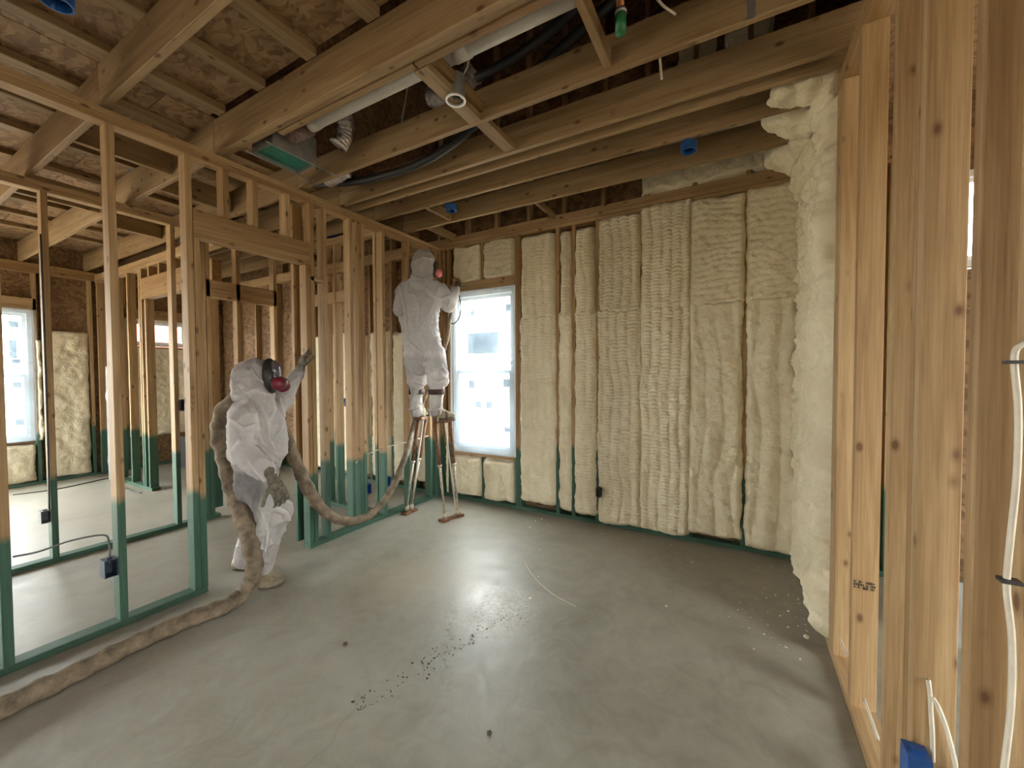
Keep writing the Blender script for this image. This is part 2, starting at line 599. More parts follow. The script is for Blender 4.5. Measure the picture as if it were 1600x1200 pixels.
# ------------------------------------------------------------------ numpy noise
def vnoise(x, y, seed):
    rng = np.random.RandomState(seed)
    T = rng.rand(256, 256)
    xi, yi = np.floor(x).astype(int), np.floor(y).astype(int)
    fx, fy = x - xi, y - yi
    fx, fy = fx * fx * (3 - 2 * fx), fy * fy * (3 - 2 * fy)
    g = lambda a, b: T[a % 256, b % 256]
    return (g(xi, yi) * (1 - fx) + g(xi + 1, yi) * fx) * (1 - fy) + (g(xi, yi + 1) * (1 - fx) + g(xi + 1, yi + 1) * fx) * fy


def vnoise3(p, s, seed):
    q = p * s
    rng = np.random.RandomState(seed)
    T = rng.rand(64, 64, 64)
    i = np.floor(q).astype(int)
    f = q - i
    f = f * f * (3 - 2 * f)
    r = 0
    for a in (0, 1):
        for b in (0, 1):
            for c in (0, 1):
                w = (f[:, 0] if a else 1 - f[:, 0]) * (f[:, 1] if b else 1 - f[:, 1]) * (f[:, 2] if c else 1 - f[:, 2])
                r = r + w * T[(i[:, 0] + a) % 64, (i[:, 1] + b) % 64, (i[:, 2] + c) % 64]
    return r


def cells(x, y, seed):
    rng = np.random.RandomState(seed)
    T = rng.rand(128, 128, 2)
    xi, yi = np.floor(x).astype(int), np.floor(y).astype(int)
    best = np.full(x.shape, 9.0)
    for a in (-1, 0, 1):
        for b in (-1, 0, 1):
            t = T[(xi + a) % 128, (yi + b) % 128]
            best = np.minimum(best, (xi + a + t[..., 0] - x) ** 2 + (yi + b + t[..., 1] - y) ** 2)
    return np.sqrt(np.clip(1.2 - best, 0, 1.2))


_fs = [100]


def foam_panel(name, parent, u0, u1, z0, z1, plane, axis, sgn, bulge=0.035, depth=0.06, pat='v', res=0.010, wig=0.014, edge=0.055, low_rag=0.02, rough=1.0):
    """one sprayed bay: a lumpy skin that rolls back into the stud cavity along its rim.
    axis 'y': skin spans x,z and bulges along sgn*y; axis 'x': spans y,z and bulges along sgn*x"""
    _fs[0] += 7
    sd = _fs[0]
    nu, nz = max(6, int((u1 - u0) / res)), max(6, int((z1 - z0) / res))
    U, Z = np.meshgrid(np.linspace(0, 1, nu + 1), np.linspace(0, 1, nz + 1), indexing='ij')
    Lu, Lz = u1 - u0, z1 - z0
    du = np.minimum(U, 1 - U) * Lu
    dz = np.minimum(Z, 1 - Z) * Lz
    u = u0 + U * Lu
    z = z0 + Z * Lz
    # wavy rim
    wl = (vnoise(z * 9, z * 0 + 1.5, sd) - 0.5) * 2 * wig + (vnoise(z * 34, z * 0 + 7.5, sd + 1) - 0.5) * wig * 0.9
    wr = (vnoise(z * 9, z * 0 + 3.5, sd + 2) - 0.5) * 2 * wig + (vnoise(z * 34, z * 0 + 5.5, sd + 3) - 0.5) * wig * 0.9
    u = u + wl * (1 - U) + wr * U
    wb = (vnoise(u * 8, u * 0 + 1.5, sd + 4) - 0.5) * 2 * low_rag
    wt = (vnoise(u * 8, u * 0 + 2.5, sd + 5) - 0.5) * 2 * low_rag
    z = z + wb * (1 - Z) + wt * Z
    e = np.minimum(du / edge, 1.0)
    ez = np.minimum(dz / edge, 1.0)
    e = np.sqrt(1 - (1 - e) ** 2) * np.sqrt(1 - (1 - ez) ** 2)
    h = -depth + e * (depth + bulge)
    lump = (vnoise(u * 9, z * 5, sd + 6) - 0.5) * 0.026 + (vnoise(u * 28, z * 22, sd + 8) - 0.5) * 0.014
    lump = lump + (cells(u / 0.036 + vnoise(u * 6, z * 6, sd + 20), z / 0.030 + vnoise(u * 6, z * 6, sd + 21), sd + 13) - 0.9) * (0.012 if pat == 'n' else 0.008)
    if pat == 'w':
        lump = lump + np.abs(np.sin(math.pi * (u / 0.13 + (vnoise(u * 3, z * 2, sd + 9) - 0.5) * 0.8))) ** 0.7 * 0.018 - 0.011
    elif pat == 'v':
        per = 0.088
        ph = u / per + (vnoise(u * 3, z * 3, sd + 9) - 0.5) * 0.7
        col = np.abs(np.sin(math.pi * ph)) ** 0.6
        cell = np.floor(ph)
        sag = ((ph - cell) - 0.5) ** 2 * 1.3
        rip = np.abs(np.sin(math.pi * (z / 0.030 + sag + vnoise(cell * 3.1, z * 6, sd + 10) * 1.6)))
        lump = lump + col * 0.019 - 0.012 + (rip - 0.5) * 0.014
    elif pat == 'h':
        ph = z / 0.055 + (vnoise(u * 7, z * 5, sd + 9)) * 1.6
        lump = lump + (np.abs(np.sin(math.pi * ph)) ** 0.7 - 0.6) * 0.008 + (vnoise(u * 45, z * 60, sd + 11) - 0.5) * 0.006
    else:
        lump = lump + (vnoise(u * 18, z * 15, sd + 11) - 0.5) * 0.016 + (vnoise(u * 60, z * 60, sd + 12) - 0.5) * 0.006
    h = h + lump * rough * np.clip(e, 0, 1)
    w = plane + sgn * h
    pts = np.stack([u, w, z] if axis == 'y' else [w, u, z], -1).reshape(-1, 3)
    idx = np.arange((nu + 1) * (nz + 1)).reshape(nu + 1, nz + 1)
    a, b, c, d = idx[:-1, :-1].ravel(), idx[1:, :-1].ravel(), idx[1:, 1:].ravel(), idx[:-1, 1:].ravel()
    flip = (axis == 'y' and sgn > 0) or (axis == 'x' and sgn < 0)
    q = np.stack([a, d, c, b] if flip else [a, b, c, d], 1)
    # flat back so that the piece is a solid slab
    nb = len(pts)
    rim = np.concatenate([idx[:, 0], idx[-1, 1:], idx[-2::-1, -1], idx[0, -2:0:-1]])
    bk = pts[rim].copy()
    bk[:, 1 if axis == 'y' else 0] = plane - sgn * (depth + 0.012)
    pts = np.vstack([pts, bk])
    k = len(rim)
    s = np.arange(k)
    sd_q = np.stack([rim, rim[(s + 1) % k], nb + (s + 1) % k, nb + s], 1)
    faces = q.tolist() + sd_q.tolist() + [list(range(nb, nb + k))]
    c0 = pts.mean(axis=0)
    me = bpy.data.meshes.new(name)
    me.from_pydata((pts - c0).tolist(), [], faces)
    me.polygons.foreach_set('use_smooth', [True] * len(me.polygons))
    me.update()
    return link(name, me, M['foam'], parent, tuple(c0))


# ------------------------------------------------------------------ remeshed solids (bodies, blobs, hands)
def limb(bm, a, b, ra, rb, seg=14):
    """tapered capsule"""
    a, b = Vector(a), Vector(b)
    d = b - a
    L = d.length
    q = d.to_track_quat('Z', 'Y').to_matrix().to_4x4() if L > 1e-6 else Matrix.Identity(4)
    if L > 1e-6:
        bmesh.ops.create_cone(bm, cap_ends=True, segments=seg, radius1=ra, radius2=rb, depth=L, matrix=Matrix.Translation((a + b) / 2) @ q)
    bmesh.ops.create_uvsphere(bm, u_segments=seg, v_segments=8, radius=ra, matrix=Matrix.Translation(a))
    bmesh.ops.create_uvsphere(bm, u_segments=seg, v_segments=8, radius=rb, matrix=Matrix.Translation(b))


def ellip(bm, c, axes, rot=None, seg=18):
    m = Matrix.Translation(Vector(c))
    if rot is not None:
        m = m @ rot.to_4x4()
    m = m @ Matrix.Diagonal((*axes, 1))
    bmesh.ops.create_uvsphere(bm, u_segments=seg, v_segments=10, radius=1.0, matrix=m)


def solid(name, bm, vox, mat, parent=None, smooth=4, fn=None, tint=None):
    me = bm_mesh(bm, name + '_raw')
    o = bpy.data.objects.new('raw', me)
    COL.objects.link(o)
    r = o.modifiers.new('r', 'REMESH')
    r.mode = 'VOXEL'
    r.voxel_size = vox
    s = o.modifiers.new('s', 'SMOOTH')
    s.iterations = smooth
    s.factor = 0.5
    dg = bpy.context.evaluated_depsgraph_get()
    out = bpy.data.meshes.new_from_object(o.evaluated_get(dg))
    bpy.data.objects.remove(o)
    bpy.data.meshes.remove(me)
    out.name = name
    n = len(out.vertices)
    co = np.empty(n * 3)
    out.vertices.foreach_get('co', co)
    co = co.reshape(-1, 3)
    if fn is not None:
        no = np.empty(n * 3)
        out.vertices.foreach_get('normal', no)
        co = fn(co, no.reshape(-1, 3))
    if tint is not None:
        col = np.ones((n, 4))
        col[:, :3] = tint(co)
        at_ = out.attributes.new('tint', 'FLOAT_COLOR', 'POINT')
        at_.data.foreach_set('color', col.ravel())
    c = co.mean(axis=0)
    c[2] = co[:, 2].min()
    out.vertices.foreach_set('co', (co - c).ravel())
    out.materials.clear()
    out.polygons.foreach_set('use_smooth', [True] * len(out.polygons))
    out.update()
    return link(name, out, M[mat], parent, tuple(c))


# ================================================================== THE SETTING
XL, XR, YB = -3.18, 0.44, 3.85
ZP, ZT, ZJ = 2.955, 3.031, 3.05
SW, SD = 0.038, 0.089

tag(board('floor', -9.2, 3.6, -3.6, 4.0, -0.12, 0.0, 'floor', bev=0), 'grey concrete slab floor with dust and foam crumbs', 'floor', kind='structure')
tag(board('ground', -60, 60, -60, 60, -0.4, -0.3, 'soil', bev=0), 'bare soil outside around the unfinished house', 'ground', kind='structure')

# ---- back wall -----------------------------------------------------
wb = empty('wall_back', (-1.4, YB, 0), 'framed back wall filled with cream spray foam around the window', 'wall', kind='structure')
WX0, WX1, WZ0, WZ1 = -3.0, -2.135, 0.585, 2.45
for (a, b, c, d) in ((-8.51, WX0, 0, 3.12), (WX0, WX1, 0, WZ0), (WX0, WX1, WZ1, 3.12), (WX1, 1.25, 0, 3.12), (1.25, 2.1, 0, 2.2), (1.25, 2.1, 2.85, 3.12), (2.1, 3.6, 0, 3.12)):
    board('sheathing', a, b, YB + SD, YB + SD + 0.014, c, d, 'osb_wall', wb, bev=0)
board('bottom_plate', -8.36, 3.4, YB, YB + SD, 0.0, SW, 'gx', wb)
board('top_plate', -3.27, 0.53, YB, YB + SD, 2.985, 3.023, 'wx', wb)
board('top_plate', -3.27, 0.53, YB - 0.004, YB + SD, 3.025, 3.063, 'wx', wb)
board('top_plate', -3.27, 0.53, YB, YB + SD, 3.065, 3.12, 'wx', wb)
board('top_plate', -8.36, -3.28, YB, YB + SD, 2.985, 3.12, 'wx', wb)
board('top_plate', 0.54, 3.4, YB, YB + SD, 2.985, 3.12, 'wx', wb)
back_studs = [-3.165, -3.115, -3.045, WX1 + 0.022, WX1 + 0.062, -1.628, -1.455, -1.205, -0.785, -0.368, 0.045, 0.42, 0.47, 0.95, 1.2, 2.15]
for x in back_studs:
    board('stud', x - SW / 2, x + SW / 2, YB, YB + SD, SW, 2.985, 'gz', wb)
for x in (-3.6, -4.0, -4.41, -4.82, -5.22, -5.63, -6.04, -6.6, -7.2, -7.8):
    board('stud', x - SW / 2, x + SW / 2, YB, YB + SD, SW, 2.985, 'gz', wb)
board('header', WX0 - 0.02, WX1 + 0.003, YB - 0.002, YB + SD, WZ1, WZ1 + 0.12, 'wx', wb)
board('window_sill_plate', WX0 - 0.02, WX1 + 0.003, YB, YB + SD, WZ0 - SW - 0.01, WZ0, 'wx', wb)
for x in (-2.56,):
    board('cripple_stud', x - SW / 2, x + SW / 2, YB + 0.004, YB + SD, WZ1 + 0.12, 2.985, 'wz', wb)
    board('cripple_stud', x - SW / 2, x + SW / 2, YB + 0.004, YB + SD, SW, WZ0 - SW, 'gz', wb)
# foam in the bays of the room
foam_panel('foam_panel', wb, -2.965, -2.575, WZ1 + 0.125, 2.985, YB, 'y', -1, 0.012, pat='n', edge=0.02, wig=0.010)
foam_panel('foam_panel', wb, -2.540, -2.150, WZ1 + 0.128, 2.99, YB, 'y', -1, 0.022, pat='h', edge=0.03, wig=0.012)
foam_panel('foam_panel', wb, -3.02, -2.575, 0.06, 0.525, YB, 'y', -1, 0.03, pat='n', edge=0.05)
foam_panel('foam_panel', wb, -2.555, -2.150, 0.05, 0.515, YB, 'y', -1, 0.03, pat='n', edge=0.05)
foam_panel('foam_panel', wb, -3.105, -3.055, 0.05, 1.0, YB, 'y', -1, 0.01, pat='n', edge=0.02)
bays = [(-2.062, -1.640, 0.10, 'v'), (-1.616, -1.462, 0.075, 'n'), (-1.440, -1.215, 0.065, 'v'), (-1.192, -0.792, 0.02, 'v'), (-0.780, -0.376, 0.03, 'v'), (-0.362, 0.030, 0.07, 'w'), (0.064, 0.44, 0.03, 'w')]
for i, (a, b, zb, pt) in enumerate(bays):
    ovl = {0: 0.004, 1: 0.006, 2: 0.004, 3: 0.014, 4: 0.028, 5: 0.028, 6: 0.014}[i]
    ovr = {0: 0.006, 1: 0.004, 2: 0.014, 3: 0.028, 4: 0.028, 5: 0.014, 6: 0.02}[i]
    foam_panel('foam_panel', wb, a - ovl, b + ovr, zb, 2.125, YB, 'y', -1, 0.045 if i != 1 else 0.03, pat=pt, low_rag=0.02)
    ov2 = 0.026 if i >= 4 else (0.0 if i < 3 else 0.008)
    top = [2.965, 2.94, 2.955, 2.99, 3.03, 3.0, 3.0][i]
    foam_panel('foam_panel', wb, a - ov2 + (0.012 if i in (0, 1) else 0), b + ov2 - (0.012 if i in (0, 1, 2) else 0), 2.05, top, YB, 'y', -1, 0.045 if i != 1 else 0.03,
               pat='v' if i < 5 else 'h', wig=0.012)
# foam of the rooms beyond the partition: sprayed up to two thirds of the height
ex = [-3.165, -3.6, -4.0, -4.41, -4.82, -5.22, -5.63, -6.04]
for i in range(len(ex) - 1):
    foam_panel('foam_panel', wb, ex[i + 1] + 0.022, ex[i] - 0.022, 0.09, 2.08 + random.uniform(-.03, .05), YB, 'y', -1, 0.03, pat='n', res=0.017, low_rag=0.05)

# gable wall above the back plate, dark open attic
gb = empty('wall_gable', (-1.4, YB, 3.12), 'dark gable wall of the open attic above the back plate', 'wall', kind='structure')
board('sheathing', -8.51, 3.6, YB + SD, YB + SD + 0.014, 3.12, 6.2, 'osb_wall', gb, bev=0)
for k in range(18):
    x = 0.47 - 0.406 * k
    board('stud', x - SW / 2, x + SW / 2, YB + 0.01, YB + SD, 3.12, 6.1, 'wz', gb)
foam_panel('foam_panel', gb, -0.80, 0.46, 3.13, 3.62, YB + 0.02, 'y', -1, 0.03, pat='n', edge=0.05)
foam_panel('foam_panel', gb, -0.50, -0.19, 4.05, 4.7, YB + 0.02, 'y', -1, 0.0, pat='n', edge=0.05, res=.02)
foam_panel('foam_panel', gb, -0.12, 0.22, 4.05, 4.7, YB + 0.02, 'y', -1, 0.0, pat='n', edge=0.05, res=.02)

# ---- left partition ------------------------------------------------
wl = empty('wall_left', (XL - SD / 2, 2.0, 0), 'bare stud partition with green treated feet and a door opening', 'wall', kind='structure')


def ystuds(parent, xface, ys, z0=SW, z1=ZP, mat='gz', depth=SD):
    for y in ys:
        board('stud', xface - depth, xface, y, y + SW, z0, z1, mat, parent)


board('top_plate', XL - SD, XL, -2.2, 3.84, ZP, ZP + SW, 'wy', wl)
board('top_plate', XL - SD, XL + 0.003, -2.2, 3.84, ZP + SW + 0.001, ZT, 'wy', wl)
board('bottom_plate', XL - SD, XL, -2.2, 1.35, 0, SW, 'gy', wl)
board('bottom_plate', XL - SD, XL, 2.112, 3.84, 0, SW, 'gy', wl)
ystuds(wl, XL, [-1.6, -1.2, -0.8, -0.35, 0.055, 0.462, 0.868 + 0.03, 1.275])
board('jack_stud', XL - SD, XL, 1.315, 1.353, SW, 2.425, 'gz', wl)
ystuds(wl, XL, [2.156, 2.280, 2.556, 2.648, 2.690, 2.950, 3.312, 3.66, 3.755, 3.797])
board('jack_stud', XL - SD, XL, 2.114, 2.152, SW, 2.425, 'gz', wl)
board('header', XL - 0.042, XL + 0.002, 1.315, 2.154, 2.427, 2.61, 'wy', wl)
board('header', XL - SD, XL - 0.045, 1.315, 2.154, 2.427, 2.61, 'wy', wl)
for y in (1.50, 1.70, 1.95):
    board('cripple_stud', XL - SD, XL, y, y + SW, 2.612, ZP, 'wz', wl)
board('blocking', XL - SD, XL, 2.154, 2.28, 2.30, 2.338, 'wy', wl)
# stud behind the door jamb that starts the crossing partition
board('stud', XL - SD - 0.10, XL - SD - 0.062, 2.10, 2.19, SW, ZP, 'gz', wl)

# ---- right wall ----------------------------------------------------
wr = empty('wall_right', (XR + SD / 2, 2.0, 0), 'close stud wall on the right with knotty pale lumber and foamed far bays', 'wall', kind='structure')
board('top_plate', XR, XR + SD, -2.2, 3.84, ZP, ZP + SW, 'wy', wr)
board('top_plate', XR, XR + SD, -2.2, 3.84, ZP + SW + 0.001, ZT, 'wy', wr)
board('bottom_plate', XR, XR + SD, -2.2, 3.84, 0, SW, 'wy', wr)
ystuds(wr, XR + SD, [-1.6, -1.2, -0.8, -0.3, 0.12, 0.5, 1.05, 1.222, 1.530, 1.570, 1.765, 2.225, 2.585, 2.625, 2.665, 3.05, 3.45, 3.8], mat='wz')
foam_panel('foam_panel', wr, 2.72, 3.80, 0.0, 3.0, XR, 'x', -1, 0.055, depth=0.08, pat='n', edge=0.09, wig=0.035, res=0.012, rough=2.2)
foam_panel('foam_panel', wr, 3.35, 3.83, 0.0, 1.5, XR - 0.02, 'x', -1, 0.04, depth=0.06, pat='n', edge=0.08, wig=0.03, res=0.013, rough=2.0)

# foam lumps sprayed round the joist ends over the right wall
def blob(name, parent, balls, vox=0.014, amp=0.018, seed=3):
    bm = bmesh.new()
    for (c, r) in balls:
        ellip(bm, c, (r, r, r) if np.isscalar(r) else r)
    f = lambda co, no: co + no * (((vnoise3(co, 16, seed) - 0.5) * 2 * amp + (vnoise3(co, 45, seed + 1) - 0.5) * amp)[:, None])
    return solid(name, bm, vox, 'foam', parent, 3, f)


blob('foam_lump', wr, [((0.36, 3.12, 3.08), (0.15, 0.14, 0.11)), ((0.26, 3.12, 3.13), (0.14, 0.13, 0.10)), ((0.40, 3.35, 3.05), (0.12, 0.2, 0.12)), ((0.38, 3.6, 3.06), (0.14, 0.2, 0.12)),
                       ((0.30, 3.6, 3.1), (0.14, 0.16, 0.11)), ((0.41, 2.9, 3.0), (0.07, 0.2, 0.12)), ((0.40, 3.4, 2.85), (0.09, 0.35, 0.14))], seed=5)
blob('foam_lump', wr, [((0.36, 2.78, 3.06), (0.12, 0.10, 0.06)), ((0.25, 2.78, 3.07), (0.12, 0.09, 0.055)), ((0.42, 2.78, 3.0), (0.06, 0.08, 0.10))], seed=9)

# ---- hallway partition beyond the left wall ------------------------
X2 = -4.75
wh = empty('wall_hallway', (X2 - SD / 2, 1.5, 0), 'second stud partition across the hallway behind the left wall', 'wall', kind='structure')
board('top_plate', X2 - SD, X2, -2.2, 3.84, 2.94, 2.978, 'wy', wh)
board('top_plate', X2 - SD, X2, -2.2, 3.84, 2.979, 3.017, 'wy', wh)
board('bottom_plate', X2 - SD, X2, -2.2, 2.15, 0, SW, 'gy', wh)
ystuds(wh, X2, [-1.5, -0.9, -0.3, 0.2, 0.59, 0.955, 1.775, 2.02, 2.062], z1=2.94)
ystuds(wh, X2, [2.35, 2.75, 3.1, 3.6], z1=2.94)
board('header', X2 - SD, X2, 2.06, 2.8, 2.30, 2.48, 'wy', wh)
# cross partition seen through the door opening
wx = empty('wall_closet', (-4.0, 3.0, 0), 'short stud partition seen through the door opening', 'wall', kind='structure')
board('top_plate', -4.74, -3.28, 2.95, 2.95 + SD, 2.94, 3.017, 'wx', wx)
for (x0, x1) in ((-4.70, -4.625), (-4.44, -4.402), (-4.16, -4.085), (-3.95, -3.912), (-3.62, -3.582), (-3.32, -3.282)):
    board('stud', x0, x1, 2.95, 2.95 + SD, SW, 2.94, 'gz', wx)
board('blocking', -4.40, -3.62, 2.955, 2.95 + SD, 2.30, 2.42, 'wx', wx)
board('blocking', -4.40, -3.62, 2.955, 2.95 + SD, 2.62, 2.74, 'wx', wx)
board('bottom_plate', -4.74, -3.28, 2.95, 2.95 + SD, 0, SW, 'gx', wx)

# ---- far cross partition with its own header -----------------------
Y4 = 2.19
wf = empty('wall_far_partition', (-7.0, Y4, 0), 'far stud partition with a pale door header', 'wall', kind='structure')
board('top_plate', -8.36, -4.85, Y4, Y4 + SD, 2.87, 2.908, 'wx', wf)
board('top_plate', -8.36, -4.85, Y4, Y4 + SD, 2.909, 2.985, 'wx', wf)
board('bottom_plate', -7.6, -6.56, Y4, Y4 + SD, 0, SW, 'gx', wf)
for x in (-8.3, -7.62, -7.18, -6.80, -6.62):
    board('stud', x - SW / 2, x + SW / 2, Y4, Y4 + SD, SW, 2.87 if x < -6.7 else 2.47, 'gz', wf)
board('stud', -6.76, -6.722, Y4, Y4 + SD, SW, 2.87, 'gz', wf)
board('header', -6.72, -4.9, Y4 - 0.002, Y4 + SD, 2.475, 2.74, 'wx', wf)
for x in (-6.5, -6.2, -5.8, -5.4):
    board('cripple_stud', x - SW / 2, x + SW / 2, Y4, Y4 + SD, 2.742, 2.87, 'wz', wf)
board('stud', -5.02, -4.98, Y4, Y4 + SD, SW, 2.475, 'gz', wf)

# ---- far exterior wall (left) --------------------------------------
X3 = -8.4
we = empty('wall_far_left', (X3, 2.0, 0), 'far outside wall of the neighbouring room, half sprayed with foam', 'wall', kind='structure')
V1 = (0.63, 1.58, 0.6, 2.39)
V0 = (-2.9, 0.50, 0.0, 2.39)  # unseen opening added to bring more daylight onto the left floor
V2 = (2.55, 3.36, 1.965, 2.40)
XS = X3 - SD
for (a, b, c, d) in ((-3.6, V0[0], 0, 3.36), (V0[0], V0[1], V0[3], 3.36), (V0[1], V1[0], 0, 3.36), (V1[0], V1[1], 0, V1[2]), (V1[0], V1[1], V1[3], 3.36), (V1[1], V2[0], 0, 3.36), (V2[0], V2[1], 0, V2[2]), (V2[0], V2[1], V2[3], 3.36), (V2[1], 3.95, 0, 3.36)):
    board('sheathing', XS - 0.014, XS, a, b, c, d, 'osb_wall', we, bev=0)
board('top_plate', XS, X3, -3.5, 3.84, 2.9, 3.03, 'wy', we)
board('bottom_plate', XS, X3, -3.5, 3.84, 0, SW, 'gy', we)
for y in (-3.3, -2.95, 0.51, 0.58, 1.585, 1.66, 2.13, 2.51, 3.365, 3.7):
    board('stud', XS, X3, y, y + SW, SW, 2.9, 'gz', we)
board('header', XS, X3, -2.95, 1.62, 2.39, 2.55, 'wy', we)
board('header', XS, X3, 2.51, 3.40, 2.40, 2.56, 'wy', we)
foam_panel('foam_panel', we, 1.705, 2.125, 0.04, 2.12, X3, 'x', 1, 0.01, pat='n', res=0.02, edge=0.04)
foam_panel('foam_panel', we, 0.64, 1.58, 0.04, 0.56, X3, 'x', 1, 0.01, pat='n', res=0.02, edge=0.04)
foam_panel('foam_panel', we, 2.56, 3.36, 0.5, 1.95, X3, 'x', 1, 0.01, pat='n', res=0.02, edge=0.04)
foam_panel('foam_panel', we, 1.60, 1.655, 0.6, 2.0, X3, 'x', 1, 0.02, pat='n', res=0.012, edge=0.02)

# ---- wall behind the camera and the far right: window openings let the daylight in
wk = empty('wall_front', (-2.5, -3.5, 0), 'sheathed street side wall behind the viewer with wide openings', 'wall', kind='structure')
OP = [(-7.9, -5.9, 0.6, 2.4), (-2.3, -1.75, 0.9, 1.8), (1.0, 2.2, 0.9, 2.3)]
xs = -8.5
for (a, b, c, d) in OP:
    board('sheathing', xs, a, -3.514, -3.5, 0, 3.4, 'osb_wall', wk, bev=0)
    if c > 0:
        board('sheathing', a, b, -3.514, -3.5, 0, c, 'osb_wall', wk, bev=0)
    board('sheathing', a, b, -3.514, -3.5, d, 3.4, 'osb_wall', wk, bev=0)
    xs = b
board('sheathing', xs, 3.5, -3.514, -3.5, 0, 3.4, 'osb_wall', wk, bev=0)
wq = empty('wall_far_right', (3.5, 0, 0), 'sheathed outside wall beyond the right hand studs', 'wall', kind='structure')
board('sheathing', 3.5, 3.514, -3.5, 0.2, 0, 3.4, 'osb_wall', wq, bev=0)
board('sheathing', 3.5, 3.514, 0.2, 1.6, 0, 0.6, 'osb_wall', wq, bev=0)
board('sheathing', 3.5, 3.514, 0.2, 1.6, 2.4, 3.4, 'osb_wall', wq, bev=0)
board('sheathing', 3.5, 3.514, 1.6, 3.95, 0, 6.2, 'osb_wall', wq, bev=0)

# ---- ceiling -------------------------------------------------------
ce = empty('ceiling', (-1.5, 1.5, ZJ), 'open ceiling of joists, blocking and strand board decking', 'ceiling', kind='structure')
JT = ZJ + 0.235
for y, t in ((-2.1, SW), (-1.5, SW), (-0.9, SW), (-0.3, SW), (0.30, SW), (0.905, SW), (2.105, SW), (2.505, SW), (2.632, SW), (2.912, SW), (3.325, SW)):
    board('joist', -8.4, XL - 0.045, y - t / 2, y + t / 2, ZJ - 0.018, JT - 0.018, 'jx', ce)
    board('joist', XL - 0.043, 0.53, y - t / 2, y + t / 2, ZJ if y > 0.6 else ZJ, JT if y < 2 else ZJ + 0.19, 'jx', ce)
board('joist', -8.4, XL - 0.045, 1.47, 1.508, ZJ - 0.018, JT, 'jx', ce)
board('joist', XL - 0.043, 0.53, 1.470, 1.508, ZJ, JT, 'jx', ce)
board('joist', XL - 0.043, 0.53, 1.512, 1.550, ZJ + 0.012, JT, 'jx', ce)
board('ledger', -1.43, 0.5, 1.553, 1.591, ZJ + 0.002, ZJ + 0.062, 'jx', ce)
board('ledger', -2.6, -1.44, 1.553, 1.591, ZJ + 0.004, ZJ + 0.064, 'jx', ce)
# flat purlins over the joists
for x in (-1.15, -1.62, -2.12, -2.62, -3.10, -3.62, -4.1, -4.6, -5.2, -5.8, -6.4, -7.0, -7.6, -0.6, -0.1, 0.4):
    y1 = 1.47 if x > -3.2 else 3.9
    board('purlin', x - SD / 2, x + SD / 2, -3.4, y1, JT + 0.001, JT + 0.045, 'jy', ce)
for i, (a, b) in enumerate(((-8.5, -6.6), (-6.595, -5.0), (-4.995, -3.28))):
    for j, (c, d) in enumerate(((-3.5, -1.2), (-1.195, 1.22), (1.225, 3.95))):
        board('deck_panel', a, b, c, d, JT + 0.046, JT + 0.060, 'osb', ce, bev=0.001)
for i, (a, b) in enumerate(((-3.275, -2.06), (-2.055, -0.84), (-0.835, 0.9), (0.905, 3.5))):
    for j, (c, d) in enumerate(((-3.5, -1.2), (-1.195, 0.3), (0.305, 1.468))):
        board('deck_panel', a, b, c, d, JT + 0.046, JT + 0.060, 'osb', ce, bev=0.001)
board('deck_panel', 0.54, 3.5, 1.47, 3.95, JT + 0.046, JT + 0.060, 'osb', ce, bev=0)
board('light_block_sheet', -8.55, -3.28, -3.6, 4.0, JT + 0.061, JT + 0.065, 'darkpanel', ce, bev=0)  # unseen sheets added over the deck to stop sky showing through panel gaps
board('light_block_sheet', -3.28, 3.55, -3.6, 1.47, JT + 0.061, JT + 0.065, 'darkpanel', ce, bev=0)
board('light_block_sheet', 0.54, 3.55, 1.47, 4.0, JT + 0.061, JT + 0.065, 'darkpanel', ce, bev=0)
# blocking and flats between joists
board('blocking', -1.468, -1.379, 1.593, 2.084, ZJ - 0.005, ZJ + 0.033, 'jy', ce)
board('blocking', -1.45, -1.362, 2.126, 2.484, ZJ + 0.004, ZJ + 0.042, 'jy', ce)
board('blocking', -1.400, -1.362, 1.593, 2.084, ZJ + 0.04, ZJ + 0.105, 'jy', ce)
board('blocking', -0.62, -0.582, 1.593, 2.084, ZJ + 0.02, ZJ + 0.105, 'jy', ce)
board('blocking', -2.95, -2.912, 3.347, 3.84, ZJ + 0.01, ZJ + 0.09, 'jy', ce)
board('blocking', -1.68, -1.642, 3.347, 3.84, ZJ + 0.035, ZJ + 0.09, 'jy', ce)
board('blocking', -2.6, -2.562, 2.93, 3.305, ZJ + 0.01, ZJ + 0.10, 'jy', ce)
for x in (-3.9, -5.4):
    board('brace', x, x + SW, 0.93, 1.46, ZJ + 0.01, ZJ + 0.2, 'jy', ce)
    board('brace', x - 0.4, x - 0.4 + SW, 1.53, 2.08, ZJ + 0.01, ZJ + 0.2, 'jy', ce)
# attic shell over the open joists
at_ = empty('roof', (-1.4, 2.7, 5.0), 'dark roof deck over the open attic', 'roof', kind='structure')
board('deck_panel', -3.3, 3.6, 1.2, 4.1, 6.1, 6.12, 'osb_wall', at_, bev=0)
board('knee_wall_panel', -3.3, 3.6, 1.42, 1.435, JT + 0.062, 6.1, 'osb_wall', at_, bev=0)
board('end_panel', -3.30, -3.285, 1.435, 3.94, JT + 0.062, 6.1, 'osb_wall', at_, bev=0)
board('end_panel', 3.52, 3.534, 1.435, 3.94, JT + 0.062, 6.1, 'osb_wall', at_, bev=0)

# ================================================================== WINDOWS
M['label'] = film('printed_window_label', (0.17, 0.20, 0.23), 0.03, 0.1, 0.85)


